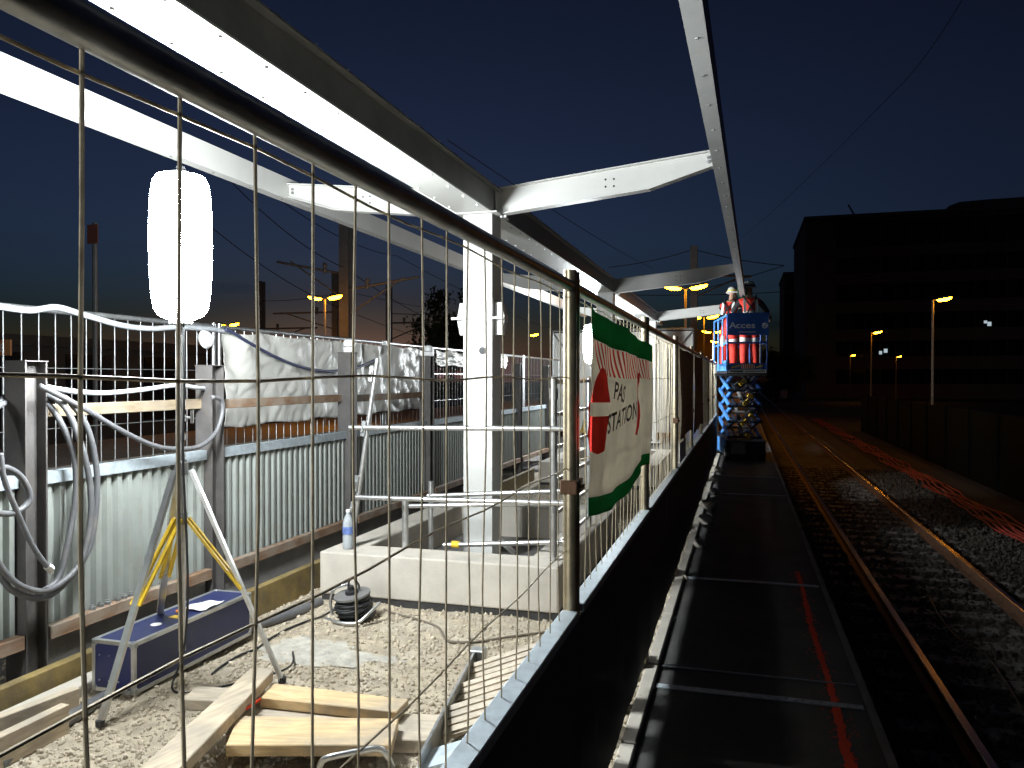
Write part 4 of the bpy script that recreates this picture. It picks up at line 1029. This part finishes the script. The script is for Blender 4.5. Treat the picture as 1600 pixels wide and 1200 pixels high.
person('worker in orange-red overalls and white helmet, back to the camera', pw, R(8), {'l': (None, (-.33, .12, 1.2), (-.26, .33, 1.3)), 'r': (None, (.36, .02, 1.17), (.4, .14, 1.02 + .08))}, R(5), HELM, BLACK)
pw2 = lw(-.2, 1.0, ZD)
person('worker with yellow helmet leaning to the steel beam end, left in the basket', pw2, R(-25), {'l': (None, (-.3, .25, 1.35), (-.15, .42, 1.52)), 'r': (None, (.3, .25, 1.4), (.2, .42, 1.6))}, R(14), HELM, HELY)
# green sling on the beam end
tag(MB().tube(spline([(-.07, 16.6, 3.55), (.06, 16.62, 3.55), (.07, 16.6, 3.32), (-.07, 16.58, 3.31), (-.08, 16.6, 3.54)], 5), .012, 6).build('lifting_sling', GREENF), 'green lifting sling wrapped round the end of the steel edge beam', 'sling')

# rubble along the kerb
rr_ = random.Random(11)
RB = ['pale rubble stone at the kerb nearest the lift', 'second pale rubble stone before the lift, by the kerb', 'third pale rubble stone before the lift, by the kerb', 'largest pale rubble stone halfway along the kerb', 'pale rubble stone just nearer than the largest one', 'small pale rubble stone by the kerb, nearest the camera']
for i, (y, r_) in enumerate(((14.3, .09), (13.0, .1), (11.6, .08), (10.2, .13), (9.2, .1), (7.9, .07))):
    bm2 = bmesh.new(); bmesh.ops.create_icosphere(bm2, subdivisions=2, radius=r_)
    for v_ in bm2.verts: v_.co = v_.co * (1 + .45 * mnoise.noise(v_.co * 9 + Vector((i * 7, 0, 0)))); v_.co.z *= .7
    me_ = bpy.data.meshes.new('rubble_stone'); bm2.to_mesh(me_); bm2.free(); me_.materials.append(CONC)
    o = bpy.data.objects.new('rubble_stone', me_); COL.objects.link(o); o.location = (-.4 + rr_.uniform(-.03, .03), y, r_ * .45); o.rotation_euler = (0, 0, i)
    tag(o, RB[i], 'stone', 'rubble along the kerb')

# machinery behind
bm_ = thing('stowed_lift', 'second blue machine parked half hidden behind the scissor lift', 'machine', (-.95, 19.6, 0))
MB().box(-1.25, -.62, 19.2, 21.0, .16, .62).build('chassis', LIFTB, bm_, bevel=.02); MB().box(-1.25, -.62, 19.25, 20.9, .66, 1.35).build('body', NAVY, bm_, bevel=.02)
MB().box(-1.28, -.6, 19.15, 21.0, 1.36, 1.47).build('deck', LIFTB, bm_); MB().box(-1.2, -.62, 19.22, 20.6, 1.48, 1.8).build('control_housing', STEEL_D, bm_, bevel=.03)
MB().tube([(-.66, 19.2, 1.48), (-.66, 19.2, 2.5)], .02, 8).build('guard_post', ALU, bm_)
for x in (-1.1, -.75): MB().tube([(x - .06, 19.5, .17), (x + .06, 19.5, .17)], .17, 16).build('wheel', BLACK, bm_)
ob_ = thing('safety_barrier', 'orange plastic barrier behind the raised scissor arms', 'barrier', (-.2, 20.6, 0))
MB().box(-.58, .15, 20.55, 20.62, .42, .8).build('board', ORANGE, ob_, bevel=.01); MB().box(-.58, .15, 20.55, 20.62, .95, 1.3).build('board', ORANGE, ob_, bevel=.01)
for x in (-.54, .1): MB().box(x - .03, x + .03, 20.62, 20.67, 0, 1.4).build('post', ORANGE, ob_)

# white enclosure at the end of the site
en = thing('site_enclosure', 'pale framed hoarding enclosure across the platform end', 'enclosure', (-3.2, 22, 0))
ye = 22.0; xr_ = -1.28; xl_ = -5.2; zt = 3.0
MB().box(xl_, xr_, ye, ye + .04, .15, zt - .06).build('panel', TARP, en)
for x in (xl_, -3.9, -2.6, xr_): MB().tube([(x, ye - .03, 0), (x, ye - .03, zt)], .025, 8).build('post', GALV, en)
MB().tube([(xl_, ye - .03, zt), (xr_, ye - .03, zt)], .03, 8).build('top_rail', GALV, en)
for x in (xl_, xr_): MB().tube([(x, ye - .05, zt - .05), (x - .7 if x == xr_ else x + .7, ye - .3, zt - .9)], .02, 8).build('stay', GALV, en)

# ================================================================== LAMPS
def street_lamp(x, y, zb, h, lab, double=True, r=.05, head=.58, group='sodium lamps on the platforms', toward=1):
    t = thing('street_lamp', lab, 'street lamp', (x, y, zb), group=group)
    MB().tube([(x, y, zb), (x, y, zb + h)], r, 10, r2=r * .6).build('pole', mat('lamp_pole', (.34, .3, .24), .6, .2, .1, 5), t, smooth='auto')
    for s in ((-1, 1) if double else (toward,)):
        MB().tube([(x, y, zb + h - .02), (x + s * .12, y, zb + h + .03)], r * .5, 8).build('bracket', STEEL_D, t)
        c = Vector((x + s * (.1 + head / 2), y, zb + h + .05))
        M_ = Matrix.Translation(c) @ Matrix.Rotation(-s * R(10), 4, 'Y') @ Matrix.Diagonal((head / 2, .16, .095, 1))
        hd = MB(); hd.lathe([(.6, .0), (1, .05), (.96, .5), (.7, .85), (.2, 1)], (0, 0, 0), 14); hd.v = [tuple(M_ @ Vector(p)) for p in hd.v]
        hb_ = hd.build('lamp_head', STEEL_D, t, smooth='auto')
        gl_ = MB(); gl_.lathe([(.93, .02), (.85, -.5), (.55, -.85), (.15, -1)], (0, 0, 0), 12); gl_.v = [tuple(M_ @ Vector(p)) for p in gl_.v]
        gl_.build('lamp_bowl', SODM, hb_, smooth='auto')
    return t
for y, lab in ((24.8, 'nearest twin-headed sodium lamp beyond the canopy'), (37.0, 'second twin-headed sodium lamp beyond the canopy, left of the workers'), (49, 'third twin-headed sodium lamp, small, left of the lift'), (62, 'smallest twin-headed sodium lamp far along the platform')):
    street_lamp(-1.68, y, 0, 4.42, lab)
p = at_d(508, 463, 27.4); street_lamp(p.x, p.y, 0, 4.42, 'twin-headed sodium lamp glowing above the white tarpaulin, far platform', group='sodium lamps on the far platform')
p = at_d(826, 523, 51); street_lamp(p.x, p.y, 0, 4.42, 'small sodium lamp just right of the white column', double=False, group='sodium lamps on the far platform')
p = at_d(356, 506, 41); street_lamp(p.x, p.y, 0, 4.4, 'small sodium lamp peeping over the fence beside the balloon lamp', group='sodium lamps on the far platform')
RL = [(1457, 467, 28.8, 'tallest-looking single street lamp, right of the railway'), (1361, 519, 50., 'single street lamp in front of the office, second largest'), (1328, 555, 96, 'leftmost and smallest street lamp before the office'), (1400, 557, 99, 'small street lamp between the two larger ones, before the office')]
for u, v, D, lab in RL:
    p = at_d(u, v, D); street_lamp(p.x, p.y, -1.36, p.z + 1.36 - .05, lab, double=False, r=.06, head=.55, group='street lamps before the office block')

# ================================================================== RIGHT SIDE: netting, fence, cable, buildings
rng2 = random.Random(5)
nt = MB()
for k in range(7):
    off = k * .09 - .27; ph = rng2.random() * 6
    nt.tube([(5.05 + off + .07 * math.sin(y * 1.1 + ph) + .03 * math.sin(y * 3.7 + ph), y, -1.33 + .05 * abs(math.sin(y * .9 + ph)) + .03) for y in np.arange(6.0, 60, .35)], .022, 5, False)
tag(nt.build('barrier_netting', NETR, fix=False), 'trampled red plastic barrier netting along the lineside beyond the track', 'netting')
tag(MB().tube(spline([Vector((p.x, p.y, ZB + .06)) for p in (on_z(u, v, ZB + .05) for u, v in ((1455, 935), (1470, 965), (1500, 1000), (1545, 1030), (1575, 1070), (1600, 1110), (1640, 1160)))], 6), .012, 6).build('track_cable', BLACK, smooth=True), 'black cable lying loosely across the ballast', 'cable')
XR = 6.5
GF = mat('green_fence_mesh', (.004, .008, .007), .7, 0, .2, 4)
GF.node_tree.nodes['Principled BSDF'].inputs['Specular IOR Level'].default_value = .08
for i in range(16):
    ya = 4.0 + i * 2.8
    f = thing('lineside_fence', 'dark green mesh fence panel beyond the track, number %d from the right edge' % (i + 1), 'fence panel', (XR, ya + 1.4, -1.36), group='lineside fence panels')
    f['label'] = 'dark green lineside fence panel, ' + ('partly cut by the right edge' if i == 0 else ['', 'next to the right edge', 'second in from the right edge', 'with the pale post', 'just beyond the pale post', 'right below the tallest-looking street lamp', 'left of the tallest-looking street lamp', 'seventh from the right', 'eighth from the right', 'ninth from the right', 'tenth from the right', 'eleventh from the right', 'twelfth from the right', 'thirteenth from the right', 'last but one, far off', 'farthest of the row'][i])
    MB().box(XR - .03, XR + .03, ya - .03, ya + .03, -1.36, .76).build('post', GALV if i == 3 else GF, f)
    for zr in (.66, -1.3): MB().box(XR - .02, XR + .02, ya + .04, ya + 2.76, zr, zr + .04).build('rail', GF, f)
    MB().box(XR + .02, XR + .026, ya + .04, ya + 2.76, -1.36, .66).build('screen', GF, f)
# office block
FY = 125.0; sc_ = FY / 117.5
X0, X1 = 9.0, 62.0; GZ = -1.62; TOPZ = CZ + 251 * 116.8 / F
ofb = thing('office_block', 'large dark office block with long ribbon windows beyond the lineside fence', 'building', (X0 + 20, FY + 12, GZ))
DEP = 27
bands = [393, 440, 479, 522, 558, 602, 640]
D0 = FY * CP - X0 * SP
def zof(v): return CZ - (v - V0) * D0 / F
# spandrels and window bands (top to bottom), photo rows of band edges
rows = [('s', 345, 352), ('w', 352, 390), ('s', 390, 406), ('w', 406, 430), ('s', 430, 447), ('w', 447, 473), ('s', 473, 491), ('w', 491, 516), ('s', 516, 534), ('w', 534, 558), ('s', 558, 577), ('w', 577, 600), ('s', 600, 622)]
xw0 = X0 + 4.2
MB().box(X0, xw0, FY - .3, FY + DEP, GZ, zof(345)).build('end_wall', BRICK, ofb)
for k, a, b_ in rows:
    za, zb_ = zof(b_), zof(a)
    if k == 's': MB().box(xw0, X1, FY - .1, FY + .3, za, zb_).build('spandrel', BRICK, ofb)
    else:
        n = 12; w = (X1 - xw0) / n
        for i in range(n):
            if xw0 + i * w > 45: break
            pm = GLASSD
            o = MB().box(xw0 + i * w + .06, xw0 + (i + 1) * w - .06, FY + .25, FY + .35, za + .05, zb_ - .05).build('window', pm, ofb)
            MB().box(xw0 + (i + .5) * w - .05, xw0 + (i + .5) * w + .05, FY + .18, FY + .26, za + .05, zb_ - .05).build('mullion', STEEL_D, o)
MB().box(xw0, X1, FY + .36, FY + DEP, GZ, zof(346)).build('core', CONC_D, ofb)
MB().box(X0 - .2, X1, FY - .5, FY + DEP, zof(345), zof(345) + .5).build('parapet', CONC_D, ofb)
pr_ = [on_y(u, v, FY + 4) for u, v in ((1415, 345), (1415, 331), (1445, 331), (1445, 345))]
MB().prism([(p.x, FY + 4, p.z) for p in pr_], (0, 6, 0)).build('roof_plant', CONC_D, ofb)
pr_ = [on_y(u, v, FY + 3) for u, v in ((1468, 345), (1474, 332), (1482, 322), (1498, 316), (1540, 312), (1600, 308), (1760, 300), (1760, 345))]
MB().prism([(p.x, FY + 3, p.z) for p in pr_], (0, 14, 0)).build('rooftop_storey', CONC_D, ofb)
MB().tube([(X0 + 6 + 1.2, FY + 1, zof(345)), (X0 + 6, FY + 1, zof(345) + 2.2)], .12, 6).build('roof_crane', STEEL_D, ofb)
for u, v, w_, h_ in ((1540, 503, 4, 4), (1546, 506, 5, 6), (1376, 551, 4, 5), (1384, 548, 5, 6), (1515, 602, 3, 2)):
    p = on_y(u, v, FY - .0)
    s_ = D0 / F
    MB().box(p.x - w_ * s_ / 2, p.x + w_ * s_ / 2, FY + .1, FY + .2, p.z - h_ * s_ / 2, p.z + h_ * s_ / 2).build('lit_pane', WINLIT, ofb)
of2 = thing('far_office', 'smaller dark block beyond the large office, left of its end wall', 'building', (10, 185, GZ))
MB().box(8.6, 30, 178, 200, GZ, CZ + 160 * 170 / F).build('wall', BRICK, of2); MB().box(8.4, 30, 177.8, 200, CZ + 160 * 170 / F, CZ + 164 * 170 / F).build('parapet', CONC_D, of2)
for k in range(5): MB().box(10, 29, 177.6, 177.9, 2 + k * 4, 3.8 + k * 4).build('window', GLASSD, of2)
# white cabinet beside the line, far
tag(MB().box(*(lambda p: (p.x - .5, p.x + .5, p.y, p.y + .6))(on_z(1225, 622, -1.36)), -1.36, .35).build('lineside_cabinet', WHITE, bevel=.03), 'pale lineside cabinet far beside the track', 'cabinet')

# ================================================================== CATENARY MASTS, WIRES
def mast(x, y, zt, lab, arms=(), w=.3):
    t = thing('catenary_mast', lab, 'mast', (x, y, -1.5), group='catenary masts')
    m = MB(); m.prism([(x + a * w / .14 , y + b_ * w / .14, -1.5) for a, b_ in HSEC], (0, 0, zt + 1.5)); m.build('pole', STEEL_D, t)
    for dx, z0, dz in arms:
        MB().tube([(x, y, z0), (x + dx, y, z0 + dz)], .05, 6).build('cantilever', STEEL_D, t)
        MB().tube([(x, y, z0 - 1.0), (x + dx * .8, y, z0 + dz)], .035, 6).build('stay', STEEL_D, t)
        MB().lathe([(.07, 0), (.1, .1), (.07, .2), (.1, .3), (.07, .4)], (x + dx * .3, y, z0 + dz * .3 - .1), 8).build('insulator', STEEL_D, t)
def mp_(u, v, D): p = at_d(u, v, D); return p
p = mp_(541, 347, 30); mast(p.x, p.y, p.z, 'thick catenary mast left of the white column, tallest', ((-3, p.z - 2, .6), (3, p.z - 2.6, .4)), .4)
p = mp_(525, 426, 44); mast(p.x, p.y, p.z, 'catenary mast just behind the thick one, beside the twin lamp', ((-4, p.z - 2.2, 0),), .35)
p = mp_(408, 440, 50); mast(p.x, p.y, p.z, 'faint catenary mast nearest the balloon lamp', ((4, p.z - 3, 0),), .4)
p = mp_(608, 446, 46); mast(p.x, p.y, p.z, 'thin dark mast midway between twin lamp and white column', ((3.2, p.z - 2.2, 0),), .3)
p = mp_(1084, 385, 34); mast(p.x, p.y, p.z, 'catenary mast behind the nearest twin sodium lamp', ((2.4, p.z - 1.2, -.2),), .3)
def owire(pix, lab, r=.012, s=.3):
    P = [at_d(*q) for q in pix]; pts = []
    for a, b_ in zip(P[:-1], P[1:]): pts += sag(a, b_, s, 12)
    tag(MB().tube(pts, r, 4, False).build('overhead_wire', BLACK, fix=False), lab, 'wire', 'overhead wires')
owire([(1525, -40, 24), (1400, 140, 34), (1160, 370, 90)], 'overhead wire crossing the sky above the office to the lift')
owire([(950, 418, 34), (1084, 390, 34), (1225, 415, 34)], 'cross-span wire from the right mast, upper', .02, .1)
owire([(1084, 455, 34), (1225, 415, 34)], 'slanting stay wire right of the right mast', .02, .05)
owire([(940, 460, 34), (1240, 455, 34)], 'level cross wire behind the lift workers', .02, .1)
owire([(700, 220, 20), (1020, 420, 60)], 'wire in the sky above the first cantilever arm', .012, .2)
owire([(330, 250, 24), (541, 420, 30), (730, 520, 60)], 'overhead wire passing the thick left mast', .015, .4)
owire([(300, 330, 30), (530, 480, 44), (740, 545, 80)], 'lower overhead wire passing the left masts', .018, .4)
owire([(420, 300, 26), (620, 400, 40), (880, 520, 90)], 'overhead wire above the twin lamp towards the column', .015, .4)
owire([(400, 470, 50), (541, 455, 50), (740, 490, 70)], 'level feeder wire behind the twin lamp', .02, .2)
owire([(608, 490, 46), (720, 492, 46)], 'short level wire from the thin mast to the tree', .03, .02)

# far platform, dark buildings, tree
structure(MB().box(-17.5, -13.0, -5, 120, -1.62, -.1).build('far_platform', CONC))
sh = thing('platform_shelter', 'dark low building beyond the left mesh fence', 'building', (-22, 16, -1.6))
MB().box(-30, -20, 8, 30, -1.6, 2.6).build('wall', SOIL, sh); MB().box(-30.3, -19.7, 7.7, 30.3, 2.6, 2.9).build('roof', SOIL, sh)
for k in range(6): MB().box(-19.99, -19.95, 9.5 + k * 3.3, 11.3 + k * 3.3, .2, 2.4).build('window', GLASSD, sh)
p = at_d(6, 543, 17)
sg = thing('platform_sign', 'small orange sign board with a letter at the left edge', 'sign', p)
MB().box(p.x - .45, p.x + .18, p.y, p.y + .04, p.z - .17, p.z + .17).build('board', mat('sign_orange', (.7, .3, .12), .5, 0, .06, 5), sg)
me = text_mesh('E', .24, .002); me.materials.append(WHITE); o = bpy.data.objects.new('lettering', me); COL.objects.link(o); o.parent = sg; o.location = (-.1, -.004, -.09); o.rotation_euler = (math.pi / 2, 0, 0)
MB().tube([(p.x - .1, p.y + .06, -.1), (p.x - .1, p.y + .06, p.z)], .03, 8).build('post', STEEL_D, sg)
tg = MB().box(*(lambda p: (p.x - .16, p.x + .16, p.y, p.y + .03, p.z - .24, p.z + .24))(at_d(145, 366, 20.0))); 
ps = thing('mast_sign', 'dim reddish sign plate high up left of the balloon lamp', 'sign', at_d(145, 366, 20)); tg.build('plate', mat('sign_red', (.2, .07, .055), .5, 0, .06, 5), ps)
q = at_d(145, 366, 20); MB().tube([(q.x, q.y + .08, -1.6), (q.x, q.y + .08, q.z + .3)], .06, 8).build('post', STEEL_D, ps)
stn = thing('station_building', 'dark low station building behind the sodium lamps', 'building', (-3.6, 66, -.05))
MB().box(-9, -1.95, 66, 74, -.05, 5.2).build('wall', BRICK, stn); MB().box(-9.3, -1.7, 65.6, 74.3, 5.2, 5.6).build('roof', CONC_D, stn)
def tree(c, rad, h, lab, nleaf, seed, grp='trees'):
    rr = np.random.RandomState(seed); t = thing('tree', lab, 'tree', c, group=grp); C = Vector(c)
    m = MB(); m.tube([C, C + Vector((.1, 0, h * .35)), C + Vector((0, .1, h * .7))], .22, 8, r2=.06)
    for k in range(6):
        a = k * 1.05; m.tube([C + Vector((0, 0, h * (.3 + .06 * k))), C + Vector((math.cos(a) * rad * .6, math.sin(a) * rad * .6, h * (.5 + .06 * k)))], .09, 6, r2=.02)
    m.build('trunk', BARK, t)
    n = nleaf; cl = rr.randn(26, 3) * np.array([rad * .42, rad * .42, h * .17]) + np.array([0, 0, h * .62])
    k = rr.randint(0, 26, n); pos = cl[k] + rr.randn(n, 3) * rad * .16
    s = (.1 + .12 * rr.rand(n))[:, None]; u = rr.randn(n, 3); u /= np.linalg.norm(u, axis=1)[:, None]; w = np.cross(u, rr.randn(n, 3)); w /= np.linalg.norm(w, axis=1)[:, None]
    P = np.stack([pos - u * s, pos + w * s * .6, pos + u * s, pos - w * s * .6], 1).reshape(-1, 3) + np.array(c)
    m = MB(); m.add(P.tolist(), [(4 * i, 4 * i + 1, 4 * i + 2, 4 * i + 3) for i in range(n)]); m.build('crown', LEAF, t, fix=False)
p = at_d(698, 591, 60); tree((p.x, p.y, -1.6), 2.4, 9.6, 'dark leafy tree silhouetted left of the white column', 6000, 1)
p = at_d(660, 591, 66); tree((p.x, p.y, -1.6), 2.0, 6.0, 'lower dark tree at the left of the silhouetted one', 3000, 2)
for u, D, h, lab, sd in ((1213, 95, 7.5, 'dark lineside tree right of the lift basket', 3), (1232, 105, 6.0, 'lower dark lineside tree before the office end wall', 4)):
    p = at_d(u, 591, D); tree((p.x, p.y, -1.62), 2.6, h, lab, 4000, sd, 'lineside trees')
